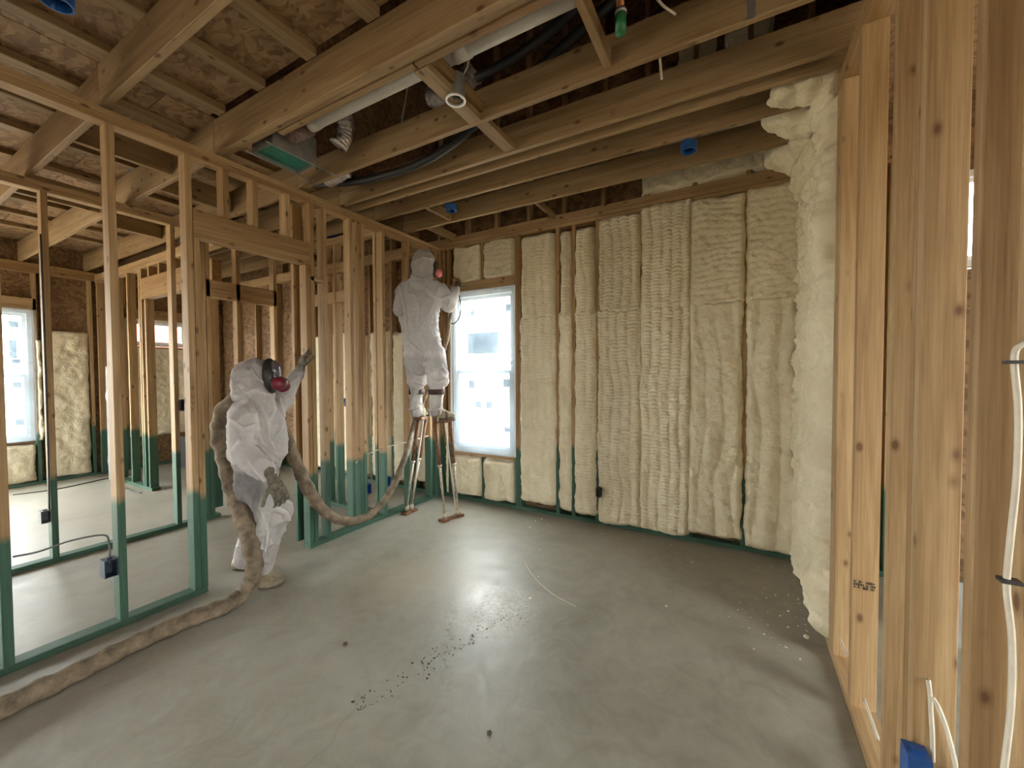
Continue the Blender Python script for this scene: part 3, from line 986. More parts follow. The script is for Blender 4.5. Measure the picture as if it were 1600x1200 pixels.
def rect_ring(bm, axis, w, a0, a1, z0, z1, fw, dep):
    """four frame bars round an opening in a wall whose normal is `axis`, centred on w"""
    am, zm = (a0 + a1) / 2, (z0 + z1) / 2
    for (ca, cz, la, lz) in ((a0 + fw / 2, zm, fw, z1 - z0), (a1 - fw / 2, zm, fw, z1 - z0), (am, z0 + fw / 2, a1 - a0 - 2 * fw, fw), (am, z1 - fw / 2, a1 - a0 - 2 * fw, fw)):
        add_box(bm, (ca, w, cz) if axis == 'y' else (w, ca, cz), (la, dep, lz) if axis == 'y' else (dep, la, lz))


def ring_part(name, parent, axis, w, a0, a1, z0, z1, fw, dep, mat):
    bm = bmesh.new()
    rect_ring(bm, axis, w, a0, a1, z0, z1, fw, dep)
    c = ((a0 + a1) / 2, w, (z0 + z1) / 2) if axis == 'y' else (w, (a0 + a1) / 2, (z0 + z1) / 2)
    return link(name, recentre(bm_mesh(bm, name), c), M[mat], parent, c)


def pane(parent, axis, w, a0, a1, z0, z1):
    if axis == 'y':
        return board('pane', a0, a1, w - .002, w + .002, z0, z1, 'glass', parent, bev=0)
    return board('pane', w - .002, w + .002, a0, a1, z0, z1, 'glass', parent, bev=0)


def film_sheet(name, axis, w, a0, a1, z0, z1, mat, label, parent=None, amp=0.012, n=40, seed=2, cat='plastic sheet'):
    A, Z = np.meshgrid(np.linspace(a0, a1, n), np.linspace(z0, z1, int(n * 1.6)), indexing='ij')
    k = np.minimum(1, np.minimum(np.minimum(A - a0, a1 - A), np.minimum(Z - z0, z1 - Z)) / 0.05)
    off = ((vnoise(A * 7 + Z * 5, Z * 1.6 - A * 3, seed) - 0.5) * 2 * amp + np.abs(np.sin(14 * (A - a0) + 3 * Z + 6 * vnoise(A * 2, Z * 2, seed + 1))) ** 8 * amp) * k
    Wd = w + off
    pts = np.stack([A, Wd, Z] if axis == 'y' else [Wd, A, Z], -1)
    m_, n_ = A.shape
    th = np.array([0, 0.0006, 0] if axis == 'y' else [0.0006, 0, 0])
    P = np.vstack([pts.reshape(-1, 3)])
    idx = np.arange(m_ * n_).reshape(m_, n_)
    q = np.stack([idx[:-1, :-1].ravel(), idx[1:, :-1].ravel(), idx[1:, 1:].ravel(), idx[:-1, 1:].ravel()], 1)
    c = P.mean(axis=0)
    me = bpy.data.meshes.new(name)
    me.from_pydata((P - c).tolist(), [], q.tolist())
    me.polygons.foreach_set('use_smooth', [True] * len(me.polygons))
    me.update()
    o = link(name, me, M[mat], parent, tuple(c))
    if parent is None:
        tag(o, label, cat)
    return o


def sash_window(name, axis, w, a0, a1, z0, z1, label, sgn, mid=True):
    c = ((a0 + a1) / 2, w, z0) if axis == 'y' else (w, (a0 + a1) / 2, z0)
    t = empty(name, c, label, 'window', kind='structure')
    ring_part('window_frame', t, axis, w, a0, a1, z0, z1, 0.045, 0.07, 'white_plastic')
    if mid:
        zm = (z0 + z1) / 2
        s1 = ring_part('upper_sash', t, axis, w + sgn * 0.012, a0 + .046, a1 - .046, zm - .018, z1 - .046, 0.038, 0.026, 'white_plastic')
        s2 = ring_part('lower_sash', t, axis, w - sgn * 0.016, a0 + .046, a1 - .046, z0 + .046, zm + .018, 0.038, 0.026, 'white_plastic')
        pane(s1, axis, w + sgn * .012, a0 + .085, a1 - .085, zm + .02, z1 - .085)
        pane(s2, axis, w - sgn * .016, a0 + .085, a1 - .085, z0 + .085, zm - .02)
    else:
        s1 = ring_part('sash', t, axis, w, a0 + .046, a1 - .046, z0 + .046, z1 - .046, 0.03, 0.026, 'white_plastic')
        pane(s1, axis, w, a0 + .077, a1 - .077, z0 + .077, z1 - .077)
    return t


w1 = sash_window('window_1', 'y', YB + 0.06, WX0 + .004, WX1 - .004, WZ0 + .004, WZ1 - .004, 'tall white sash window with plastic film in the back wall', 1)
for (x0, y0, x1, y1) in ((731, 521, 779, 552), (790, 475, 797, 486), (735, 484, 741, 494)):
    a, b = at(x0, y0, y=YB + 0.066), at(x1, y1, y=YB + 0.066)
    board('label_sticker', a[0], b[0], YB + 0.064, YB + 0.066, b[2], a[2], 'label', w1, bev=0)
for (x0, y0, x1, y1) in ((733, 594, 742, 607), (786, 592, 797, 605), (743, 627, 752, 637), (760, 627, 769, 638), (788, 667, 797, 675)):
    a, b = at(x0, y0, y=YB + 0.038), at(x1, y1, y=YB + 0.038)
    board('label_sticker', a[0], b[0], YB + 0.036, YB + 0.038, b[2], a[2], 'label', w1, bev=0)
film_sheet('plastic_film', 'y', YB - 0.024, WX0 - 0.012, WX1 + .012, WZ0 - .012, WZ1 + 0.012, 'film', 'clear crinkled plastic film taped over the tall back wall window', amp=0.014)
ring_part('tape_border', w1, 'y', YB - 0.003, WX0 - 0.012, WX1 + .012, WZ0 - .012, WZ1 + .012, 0.022, 0.003, 'white_plastic')

for i, (a, b) in enumerate(((0.635, 1.575),)):
    w2 = sash_window('window_%d' % (2 + i), 'x', X3 - 0.06, a, b, V1[2] + .004, V1[3] - .004,
                     'white sash window at the picture edge in the far outside wall', -1)
    if i == 0:
        for (x0, y0, x1, y1) in ((13, 501, 29, 512), (14, 531, 27, 560), (18, 561, 32, 568), (20, 597, 34, 606), (24, 655, 38, 664)):
            p, q = at(x0, y0, x=X3 - .05), at(x1, y1, x=X3 - .05)
            board('label_sticker', X3 - .052, X3 - .05, p[1], q[1], q[2], p[2], 'label', w2, bev=0)
film_sheet('plastic_film', 'x', X3 + 0.045, 0.62, 1.60, V1[2], V1[3] + .01, 'film', 'clear plastic film over the far sash window at the picture edge', amp=0.03, seed=8)
sash_window('window_3', 'x', X3 - 0.06, V2[0] + .004, V2[1] - .004, V2[2] + .004, V2[3] - .004, 'wide low window high in the far outside wall behind the partition', -1, mid=False)
sash_window('window_4', 'y', YB + 0.06, 1.254, 2.096, 2.204, 2.846, 'small high window glimpsed between the near right studs', 1, mid=False)

# neighbouring house and trees seen through the windows
nh = empty('house', (-26, 9, -0.3), 'distant house with red upper storey seen through the high far window', 'house')
board('wall', -30, -26, 4, 16, -0.3, 2.3, 'offwhite', nh)
board('upper_wall', -30, -26, 6, 11.0, 2.31, 4.6, 'brickred', nh)
bm = bmesh.new()
vs = [bm.verts.new(p) for p in ((-30.4, 3.6, 4.62), (-25.6, 3.6, 4.62), (-25.6, 16.4, 4.62), (-30.4, 16.4, 4.62), (-28, 3.6, 6.0), (-28, 16.4, 6.0))]
for f in ((0, 1, 4), (3, 5, 2), (0, 4, 5, 3), (1, 2, 5, 4), (0, 3, 2, 1)):
    bm.faces.new([vs[i] for i in f])
link('roof', recentre(bm_mesh(bm, 'roof'), (-28, 10, 5)), M['darkpanel'], nh, (-28, 10, 5))

# ================================================================== PEOPLE
def V3(p):
    return Vector([float(v) for v in p])


def wrinkles(seed, amp=0.011, zs=0.45, lines=(), keep=None):
    def f(co, no):
        q = co * np.array([1, 1, zs])
        n1 = vnoise3(q + 5, 13, seed)
        r = (1 - np.abs(2 * n1 - 1)) ** 7
        n2 = vnoise3(co * np.array([1, 1, 1.0]) + 3, 22, seed + 1)
        r2 = (1 - np.abs(2 * n2 - 1)) ** 8
        lo = (vnoise3(co, 7, seed + 2) - 0.5) * 2
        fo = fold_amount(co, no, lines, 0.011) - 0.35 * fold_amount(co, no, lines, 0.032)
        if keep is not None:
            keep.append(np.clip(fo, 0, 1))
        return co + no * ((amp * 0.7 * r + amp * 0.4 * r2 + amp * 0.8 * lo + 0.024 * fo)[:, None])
    return f


def creases(co, seed, zs=0.45):
    n1 = vnoise3(co * np.array([1, 1, zs]) + 5, 13, seed)
    n2 = vnoise3(co + 3, 22, seed + 1)
    return np.clip((1 - np.abs(2 * n1 - 1)) ** 7 + 0.5 * (1 - np.abs(2 * n2 - 1)) ** 8, 0, 1)


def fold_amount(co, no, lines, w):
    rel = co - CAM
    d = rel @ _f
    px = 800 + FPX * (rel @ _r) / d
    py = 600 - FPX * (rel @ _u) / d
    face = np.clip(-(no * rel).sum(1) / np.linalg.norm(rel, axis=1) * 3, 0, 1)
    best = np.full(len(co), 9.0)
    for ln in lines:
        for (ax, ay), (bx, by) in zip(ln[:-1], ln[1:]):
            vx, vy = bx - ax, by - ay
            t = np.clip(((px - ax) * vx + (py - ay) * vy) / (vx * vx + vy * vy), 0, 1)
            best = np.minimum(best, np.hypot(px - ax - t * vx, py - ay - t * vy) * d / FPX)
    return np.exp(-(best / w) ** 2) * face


FOLDS1 = [[(390, 617), (397, 647), (403, 673), (408, 687)], [(400, 622), (410, 643), (418, 660), (421, 687), (430, 702)], [(425, 613), (427, 643), (420, 657)], [(437, 623), (441, 647), (440, 667), (430, 687)],
          [(399, 689), (412, 702), (420, 713), (432, 722)], [(395, 647), (405, 685), (417, 697)], [(374, 687), (360, 705), (366, 727)], [(388, 718), (402, 738), (413, 750)], [(420, 708), (430, 737)],
          [(360, 645), (375, 630), (392, 622)], [(362, 655), (380, 670), (400, 662)], [(393, 578), (403, 592), (418, 603)], [(372, 600), (385, 614), (400, 612), (420, 618)], [(372, 745), (370, 765)],
          [(410, 800), (420, 830), (415, 860)], [(430, 790), (448, 800), (452, 812)], [(395, 850), (412, 856), (425, 846)], [(392, 875), (405, 872), (420, 878)], [(445, 605), (465, 590)]]
FOLDS2 = [[(679, 472), (667, 497), (659, 512)], [(671, 515), (677, 525), (689, 531)], [(635, 530), (650, 545), (663, 556), (665, 572)], [(663, 556), (672, 540)], [(640, 581), (655, 588), (668, 582)], [(643, 594), (660, 600)],
          [(674, 578), (690, 574), (697, 582)], [(670, 592), (684, 598), (697, 592)], [(624, 445), (632, 480), (637, 522)], [(665, 450), (676, 462), (688, 468)], [(648, 410), (660, 402), (672, 404)], [(645, 432), (660, 437), (674, 432)],
          [(640, 640), (655, 636)], [(672, 642), (690, 638)], [(655, 470), (652, 510)], [(690, 465), (702, 462)]]


def hand(name, parent, wrist, fdir, pnorm, side, curl, mat='glove', sc=1.0, spread=0.18, curls=None, cuff=None):
    """glove with palm, four unequal bent fingers and a thumb off the side of the palm.
    fdir: along the fingers, pnorm: out of the palm, side: +1/-1 which side the thumb is on"""
    f = V3(fdir).normalized()
    n = V3(pnorm)
    n = (n - f * n.dot(f)).normalized()
    s = f.cross(n).normalized() * side
    w = V3(wrist)
    bm = bmesh.new()
    L = 0.095 * sc
    for k in range(4):
        o = (-0.033 + 0.022 * k) * sc
        limb(bm, w + s * o * 0.7 + f * 0.01, w + s * o + f * L, 0.017 * sc, 0.014 * sc, 8)
    limb(bm, w - f * 0.05, w + f * 0.02, 0.036 * sc, 0.032 * sc, 10)
    lens = [0.062, 0.078, 0.082, 0.074]
    for k in range(4):
        o = (-0.033 + 0.022 * k) * sc
        p = w + s * o + f * L
        a = curl if curls is None else curls[k]
        d0 = (f + s * spread * (k - 1.5) * 0.5).normalized()
        ang = 0.0
        for j, fr in enumerate((0.45, 0.32, 0.23)):
            ang += a * (0.6 if j == 0 else 1.0)
            d = (d0 * math.cos(ang) + n * math.sin(ang)).normalized()
            q = p + d * lens[k] * sc * fr
            limb(bm, p, q, (0.0115 - 0.001 * j) * sc, (0.0105 - 0.001 * j) * sc, 8)
            p = q
    p = w + s * 0.030 * sc + f * 0.03 * sc
    d = (s * 0.8 + f * 0.6 + n * 0.25).normalized()
    for j, ln in enumerate((0.045, 0.035, 0.028)):
        q = p + d * ln * sc
        limb(bm, p, q, (0.0145 - 0.0015 * j) * sc, (0.013 - 0.0015 * j) * sc, 8)
        p = q
        d = (d * 0.85 + f * 0.35 + n * 0.15).normalized()
    return solid(name, bm, 0.0045, mat, parent, 2)


def shoe(name, parent, heel, toe, up=0.10, wid=0.05, mat='shoe'):
    h, t = V3(heel), V3(toe)
    z0 = min(h.z, t.z)
    d = (t - h)
    L = d.length
    d.normalize()
    a = math.atan2(d.y, d.x)
    R = Matrix.Rotation(a, 3, 'Z')
    bm = bmesh.new()
    U = Vector((0, 0, 1))
    ellip(bm, h + d * 0.05 + U * 0.045, (0.058, wid * 0.86, 0.055), R)
    ellip(bm, h + d * L * 0.5 + U * 0.035, (L * 0.40, wid * 0.92, 0.045), R)
    ellip(bm, h + d * (L - 0.075) + U * 0.032, (0.08, wid, 0.043), R)
    limb(bm, h + d * 0.06 + U * 0.04, h + d * 0.055 + U * up, 0.052, 0.050, 12)
    limb(bm, h + d * 0.06 + U * 0.09, h + d * L * 0.62 + U * 0.05, 0.045, 0.032, 12)

    def fl(co, no):
        co[:, 2] = np.maximum(co[:, 2], z0 + 0.008)
        return co
    o = solid(name, bm, 0.008, mat, parent, 3, fl)
    bm = bmesh.new()
    ellip(bm, h + d * L * 0.30 + U * 0.009, (L * 0.32, wid * 0.9, 0.012), R)
    ellip(bm, h + d * L * 0.68 + U * 0.009, (L * 0.33, wid * 1.04, 0.012), R)

    def fl2(co, no):
        co[:, 2] = np.clip(co[:, 2], z0 + 0.0005, z0 + 0.016)
        return co
    solid('sole', bm, 0.006, 'sole', o, 1, fl2)
    return o


def respirator(parent, face, fdir, up, r, pink, sc=1.0):
    """full-face mask: rubber skirt, clear visor, nose cup and two round side cartridges"""
    f = V3(fdir).normalized()
    u = V3(up)
    u = (u - f * u.dot(f)).normalized()
    s = f.cross(u).normalized()
    R = Matrix((s, f, u)).transposed()
    c = V3(face)
    bm = bmesh.new()
    bmesh.ops.create_uvsphere(bm, u_segments=20, v_segments=12, radius=1.0,
                              matrix=Matrix.Translation(c) @ R.to_4x4() @ Matrix.Diagonal((0.086 * sc, 0.050 * sc, 0.118 * sc, 1)))
    base = solid('respirator', bm, 0.006, 'rubber', parent, 1)
    bm = bmesh.new()
    ellip(bm, c + f * 0.028 * sc + u * 0.03 * sc, (0.070 * sc, 0.045 * sc, 0.070 * sc), R)
    solid('visor', bm, 0.006, 'visor', base, 1)
    bm = bmesh.new()
    ellip(bm, c + f * 0.055 * sc - u * 0.055 * sc, (0.042 * sc, 0.045 * sc, 0.042 * sc), R)
    limb(bm, c + f * 0.06 * sc - u * 0.06 * sc - s * 0.05 * sc, c + f * 0.06 * sc - u * 0.06 * sc + s * 0.05 * sc, 0.02 * sc, 0.02 * sc)
    solid('nose_cup', bm, 0.005, 'visor', base, 1)
    for sd in (-1, 1):
        bm = bmesh.new()
        p = c + f * 0.055 * sc - u * 0.065 * sc + s * sd * 0.072 * sc
        ax = (s * sd + f * 0.25).normalized()
        q = ax.to_track_quat('Z', 'Y').to_matrix()
        bmesh.ops.create_cone(bm, cap_ends=True, segments=20, radius1=0.046 * sc, radius2=0.040 * sc, depth=0.040 * sc, matrix=Matrix.Translation(p) @ q.to_4x4())
        bmesh.ops.bevel(bm, geom=bm.edges[:], offset=0.005, segments=2, affect='EDGES')
        cc = tuple(p)
        cart = link('filter_cartridge', recentre(bm_mesh(bm, 'filter_cartridge', True), cc), M[pink], base, cc)
    return base


def torso_chain(bm, rows, side, fwd):
    """rows: (centre, half width, half depth); stacked overlapping ellipsoids"""
    s, f = V3(side).normalized(), V3(fwd).normalized()
    u = s.cross(f).normalized()
    R = Matrix((s, f, u)).transposed()
    for i, (c, hw, hd) in enumerate(rows):
        ellip(bm, c, (hw, hd, 0.095), R)
        if i:
            c0, w0, d0 = rows[i - 1]
            for k in (0.33, 0.66):
                ellip(bm, V3(c0).lerp(V3(c), k), (w0 + (hw - w0) * k, d0 + (hd - d0) * k, 0.085), R)


# ---- helper on the floor ------------------------------------------
D1 = 2.84
p1_foot = at(405, 916, z=0.0)
p1 = empty('person', (p1_foot[0], p1_foot[1], 0), 'person in white coverall and pink respirator standing on the floor, reaching up to a stud', 'person')
fd1 = (_r * 0.80 + _f * 0.60)
fd1[2] = 0
fd1 /= np.linalg.norm(fd1)
sd1 = np.cross(fd1, [0, 0, 1])
bm = bmesh.new()
# hood and neck
ellip(bm, dp(396, 591, 2.86), (0.128, 0.135, 0.128))
ellip(bm, dp(404, 584, 2.86), (0.105, 0.115, 0.10))
ellip(bm, dp(385, 600, 2.86), (0.085, 0.10, 0.10))
limb(bm, dp(401, 610, 2.86), dp(402, 640, 2.86), 0.098, 0.13)
ellip(bm, dp(394, 617, 2.85), (0.125, 0.12, 0.06))
# trunk
torso_chain(bm, [(dp(402, 645, 2.86), 0.185, 0.115), (dp(404, 664, 2.85), 0.205, 0.155), (dp(407, 690, 2.84), 0.205, 0.168), (dp(407, 710, 2.84), 0.200, 0.165), (dp(402, 752, 2.84), 0.150, 0.125), (dp(402, 765, 2.85), 0.148, 0.122)], sd1, fd1)
# right sleeve, hanging and bent forward
sh = dp(380, 652, 2.68); el = dp(377, 706, 2.57); wr_ = dp(425, 746, 2.52)
limb(bm, dp(390, 640, 2.80), sh, 0.10, 0.088)
limb(bm, sh, el, 0.086, 0.080)
ellip(bm, dp(373, 711, 2.57), (0.062, 0.062, 0.06))
limb(bm, el, dp(404, 728, 2.54), 0.080, 0.070)
limb(bm, dp(404, 728, 2.54), wr_, 0.070, 0.044)
# left sleeve, raised towards the stud
shl = dp(424, 643, 2.96); ell = dp(441, 622, 3.15); wrl = dp(466, 583, 3.28)
limb(bm, dp(412, 648, 2.90), shl, 0.10, 0.085)
limb(bm, shl, ell, 0.085, 0.072)
limb(bm, ell, wrl, 0.072, 0.042)
# legs
hipR, knR, anR = dp(404, 757, 2.80), dp(433, 806, 2.72), dp(409, 884, 2.77)
hipL, knL, anL = dp(395, 757, 2.92), dp(398, 820, 2.96), dp(381, 874, 3.0)
limb(bm, hipR, knR, 0.118, 0.090)
limb(bm, knR, dp(416, 850, 2.745), 0.088, 0.070)
limb(bm, dp(416, 850, 2.745), anR, 0.070, 0.058)
ellip(bm, dp(407, 880, 2.76), (0.072, 0.072, 0.045))
ellip(bm, dp(440, 800, 2.74), (0.07, 0.07, 0.09))
limb(bm, hipL, knL, 0.118, 0.085)
limb(bm, knL, anL, 0.085, 0.062)


KEEP1, KEEP2 = [], []


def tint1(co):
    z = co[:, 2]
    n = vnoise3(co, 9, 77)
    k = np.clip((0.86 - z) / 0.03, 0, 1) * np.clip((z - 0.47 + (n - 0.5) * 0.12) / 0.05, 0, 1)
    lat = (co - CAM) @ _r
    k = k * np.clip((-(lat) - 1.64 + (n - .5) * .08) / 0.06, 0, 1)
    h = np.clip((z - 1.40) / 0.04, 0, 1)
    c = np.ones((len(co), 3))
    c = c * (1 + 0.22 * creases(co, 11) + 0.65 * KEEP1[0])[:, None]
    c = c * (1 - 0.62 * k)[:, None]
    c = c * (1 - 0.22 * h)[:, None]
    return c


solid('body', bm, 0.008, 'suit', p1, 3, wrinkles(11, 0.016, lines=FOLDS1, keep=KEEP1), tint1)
bm = bmesh.new()
ellip(bm, dp(413, 588, 2.87), (0.085, 0.085, 0.105))
M['skin'] = simple('skin', (0.42, 0.24, 0.16), 0.55, var=0.1)
solid('face', bm, 0.01, 'skin', p1, 1)
fdm = _r * 0.86 + _f * 0.30 + _u * 0.10
respirator(p1, dp(423, 587, 2.85), fdm, _u * 0.86 - _r * 0.28, 1, 'pink', 1.08)
hand('glove', p1, dp(427, 750, 2.515), _r * 0.42 - _u * 0.9 + _f * 0.05, _r * -0.6 - _u * 0.25 + _f * 0.4, -1, 0.55, sc=1.08)
hand('glove', p1, dp(469, 578, 3.30), _r * 0.12 + _u * 0.93 + _f * 0.22, _r * 0.6 + _f * 0.75, -1, 0.35, sc=1.1, curls=[0.75, 0.6, 0.3, 0.12])
shoe('shoe', p1, at(401, 920, z=0.0), at(443, 911, z=0.0), 0.11, 0.052)
shoe('shoe', p1, at(363, 890, z=0.0), at(405, 884, z=0.0), 0.11, 0.050)

# ---- sprayer on stilts ---------------------------------------------
pR0, pR1 = at(690, 814, z=0.012), at(720, 804, z=0.012)
pL0, pL1 = at(632, 803, z=0.012), at(647, 796, z=0.012)
DR = float(np.dot((pR0 + pR1) / 2 - CAM, _f))
DL = float(np.dot((pL0 + pL1) / 2 - CAM, _f))
D2 = (DR + DL) / 2
p2c = dp(667, 655, D2)
p2 = empty('person', (p2c[0], p2c[1], 1.0), 'person in white coverall on stilts spraying foam beside the window', 'person')
sd2 = _r * 0.98 + _f * 0.12
sd2[2] = 0
sd2 /= np.linalg.norm(sd2)
fd2 = np.cross([0, 0, 1], sd2)
bm = bmesh.new()
ellip(bm, dp(660, 417, D2), (0.102, 0.118, 0.132))
ellip(bm, dp(662, 406, D2), (0.098, 0.112, 0.095))
limb(bm, dp(659, 430, D2), dp(657, 448, D2), 0.10, 0.135)
torso_chain(bm, [(dp(657, 452, D2), 0.215, 0.11), (dp(656, 470, D2), 0.235, 0.145), (dp(655, 492, D2), 0.215, 0.15), (dp(657, 515, D2), 0.20, 0.145), (dp(660, 538, D2), 0.205, 0.15), (dp(662, 556, D2), 0.20, 0.15)], sd2, fd2)
limb(bm, dp(678, 455, D2), dp(686, 457, D2 + .04), 0.11, 0.095)
limb(bm, dp(686, 457, D2 + .04), dp(702, 476, D2 + 0.14), 0.095, 0.080)
limb(bm, dp(702, 476, D2 + 0.14), dp(711, 454, D2 + 0.30), 0.078, 0.052)
limb(bm, dp(640, 455, D2), dp(631, 459, D2 - .02), 0.11, 0.088)
limb(bm, dp(631, 459, D2 - .02), dp(626, 484, D2 - 0.10), 0.086, 0.070)
limb(bm, dp(626, 484, D2 - 0.10), dp(648, 480, D2 + 0.16), 0.070, 0.052)
for (hx, kx, ax, dd) in ((649, 652, 650, DL), (677, 684, 680, DR)):
    d_ = D2 + (dd - D2) * 0.7
    limb(bm, dp(hx, 553, D2), dp(kx, 590, d_), 0.125, 0.105)
    ellip(bm, dp(kx, 596, d_), (0.112, 0.11, 0.07))
    limb(bm, dp(kx - 1, 604, d_), dp(ax, 642, dd), 0.070, 0.062)
    ellip(bm, dp(ax, 640, dd), (0.066, 0.066, 0.05))


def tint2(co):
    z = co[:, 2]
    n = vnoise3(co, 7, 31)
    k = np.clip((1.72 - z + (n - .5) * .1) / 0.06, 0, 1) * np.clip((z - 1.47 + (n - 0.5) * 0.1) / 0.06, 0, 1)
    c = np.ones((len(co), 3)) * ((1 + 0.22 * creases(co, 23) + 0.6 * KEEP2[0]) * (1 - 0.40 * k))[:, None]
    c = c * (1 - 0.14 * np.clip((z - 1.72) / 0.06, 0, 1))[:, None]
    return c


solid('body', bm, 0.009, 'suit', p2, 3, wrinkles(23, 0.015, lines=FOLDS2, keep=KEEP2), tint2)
bm = bmesh.new()
ellip(bm, dp(667, 416, D2 + .05), (0.085, 0.085, 0.105))
solid('face', bm, 0.011, 'skin', p2, 1)
fdm2 = _r * 0.66 + _f * 0.72
respirator(p2, dp(673, 418, D2 + 0.075), fdm2, _u, 1, 'pink2', 1.0)
hand('glove', p2, dp(711, 452, D2 + .31), _u * 0.75 + _f * 0.55 + _r * 0.1, _f * 0.7 - _u * 0.5, -1, 0.8, sc=1.05)
hand('glove', p2, dp(648, 479, D2 + .17), _f * 0.6 + _r * 0.5 + _u * 0.3, _u * 0.5 + _r * .5, 1, 0.8, sc=1.0)
fz = 1.03
hl = dp(652, 661, DL); hl[2] = fz
hr = dp(675, 661, DR); hr[2] = fz
tr = dp(706, 661, DR); tr = hr + (_r * 0.95 + _f * 0.3) * 0.24; tr[2] = fz
tl = hl + (_f * 0.97 + _r * 0.25) * 0.26; tl[2] = fz
shoe('shoe', p2, tuple(hl), tuple(tl), 0.10, 0.048)
shoe('shoe', p2, tuple(hr), tuple(tr), 0.10, 0.048)


def stilt(label, foot0, foot1, heel, toe, out, kx, kd, strut_px, group='stilts under the sprayer'):
    f0, f1 = V3(foot0), V3(foot1)
    mid = (f0 + f1) / 2
    t = empty('stilt', (mid.x, mid.y, 0), label, 'stilt', group)
    d = (f1 - f0).normalized()
    L = (f1 - f0).length
    a = math.atan2(d.y, d.x)
    R = Matrix.Rotation(a, 3, 'Z')
    h, tt = V3(heel), V3(toe)
    dd = (tt - h).normalized()
    # floor plate
    bm = bmesh.new()
    add_box(bm, (mid.x, mid.y, 0.014), (L, 0.055, 0.024), R)
    add_box(bm, (f0.x + d.x * .03, f0.y + d.y * .03, 0.014), (0.09, 0.085, 0.026), R)
    add_box(bm, (f1.x - d.x * .03, f1.y - d.y * .03, 0.014), (0.09, 0.085, 0.026), R)
    bmesh.ops.bevel(bm, geom=bm.edges[:], offset=0.005, segments=2, affect='EDGES')
    plate = link('foot_plate', recentre(bm_mesh(bm, 'foot_plate'), (mid.x, mid.y, 0)), M['rust'], t, (mid.x, mid.y, 0))
    for q in (f0 + d * .04, f1 - d * .04):
        tube('pivot_bracket', [(q.x, q.y, 0.027), (q.x, q.y, 0.085)], 0.022, 'aluminium', plate, seg=10)
    # platform below the shoe
    pc = (h + tt) / 2
    a2 = math.atan2(dd.y, dd.x)
    R2 = Matrix.Rotation(a2, 3, 'Z')
    bm = bmesh.new()
    add_box(bm, (pc.x, pc.y, fz - 0.012), ((tt - h).length * 0.95, 0.095, 0.02), R2)
    add_box(bm, (pc.x, pc.y, fz - 0.03), ((tt - h).length * 0.6, 0.05, 0.022), R2)
    bmesh.ops.bevel(bm, geom=bm.edges[:], offset=0.004, segments=1, affect='EDGES')
    link('platform', recentre(bm_mesh(bm, 'platform'), (pc.x, pc.y, fz)), M['rust'], t, (pc.x, pc.y, fz))
    # two telescoping poles
    for (b, tp) in ((f0 + d * .04, h + dd * 0.03), (f1 - d * .04, tt - dd * 0.05)):
        b2 = Vector((b.x, b.y, 0.08))
        t2 = Vector((tp.x, tp.y, fz - 0.03))
        m1 = b2.lerp(t2, 0.50)
        pl = tube('pole', [tuple(b2), tuple(b2.lerp(t2, 0.56))], 0.0135, 'aluminium', t, seg=10)
        tube('sleeve_tube', [tuple(m1), tuple(t2)], 0.020, 'rust', pl, seg=10)
        tube('clamp', [tuple(m1), tuple(m1 + (t2 - m1) * 0.05)], 0.025, 'aluminium', pl, seg=10)
    # long inner rod
    b = f0.lerp(f1, 0.75)
    tube('spring_rod', [(b.x, b.y, 0.06), tuple((h.lerp(tt, 0.55)) + Vector((0, 0, -0.04)))], 0.008, 'cable', t, seg=8)
    # leg strut, knee strap, foot straps
    o = V3(out)
    base = h + dd * 0.07 + o * 0.075
    top = V3(dp(strut_px, 603, kd))
    tube('leg_strut', [(base.x, base.y, fz - 0.02), tuple(top)], 0.011, 'aluminium', t, seg=8)
    kc = V3(dp(kx, 612, kd))
    pts = [(kc.x + 0.082 * math.cos(q), kc.y + 0.082 * math.sin(q)) for q in np.linspace(0, 2 * math.pi, 21)]
    bm = bmesh.new()
    ring = []
    for (x, y) in pts[:-1]:
        ox, oy = (x - kc.x) * 0.06, (y - kc.y) * 0.06
        ring.append([bm.verts.new((x, y, kc.z - .027)), bm.verts.new((x, y, kc.z + .027)), bm.verts.new((x + ox, y + oy, kc.z + .027)), bm.verts.new((x + ox, y + oy, kc.z - .027))])
    for i in range(20):
        A, B = ring[i], ring[(i + 1) % 20]
        for j in range(4):
            bm.faces.new((A[j], A[(j + 1) % 4], B[(j + 1) % 4], B[j]))
    bmesh.ops.recalc_face_normals(bm, faces=bm.faces)
    link('knee_strap', recentre(bm_mesh(bm, 'knee_strap', True), tuple(kc)), M['strap'], t, tuple(kc))
    fp = h.lerp(tt, 0.6)
    n2 = Vector((-dd.y, dd.x, 0))
    tube('foot_strap', [tuple(fp + n2 * .062 + Vector((0, 0, -.01))), tuple(fp + n2 * .055 + Vector((0, 0, .05))), tuple(fp + Vector((0, 0, .078))), tuple(fp - n2 * .055 + Vector((0, 0, .05))), tuple(fp - n2 * .062 + Vector((0, 0, -.01)))], 0.009, 'strap', t, seg=6)


stilt('aluminium stilt nearer the stud partition, under the foot seen from behind', pL0, pL1, hl, tl, -_r, 651, DL + .0, 638, )
stilt('aluminium stilt nearer the window, under the sideways turned shoe', pR0, pR1, hr, tr, -_f * 1.0, 682, DR + .0, 692)

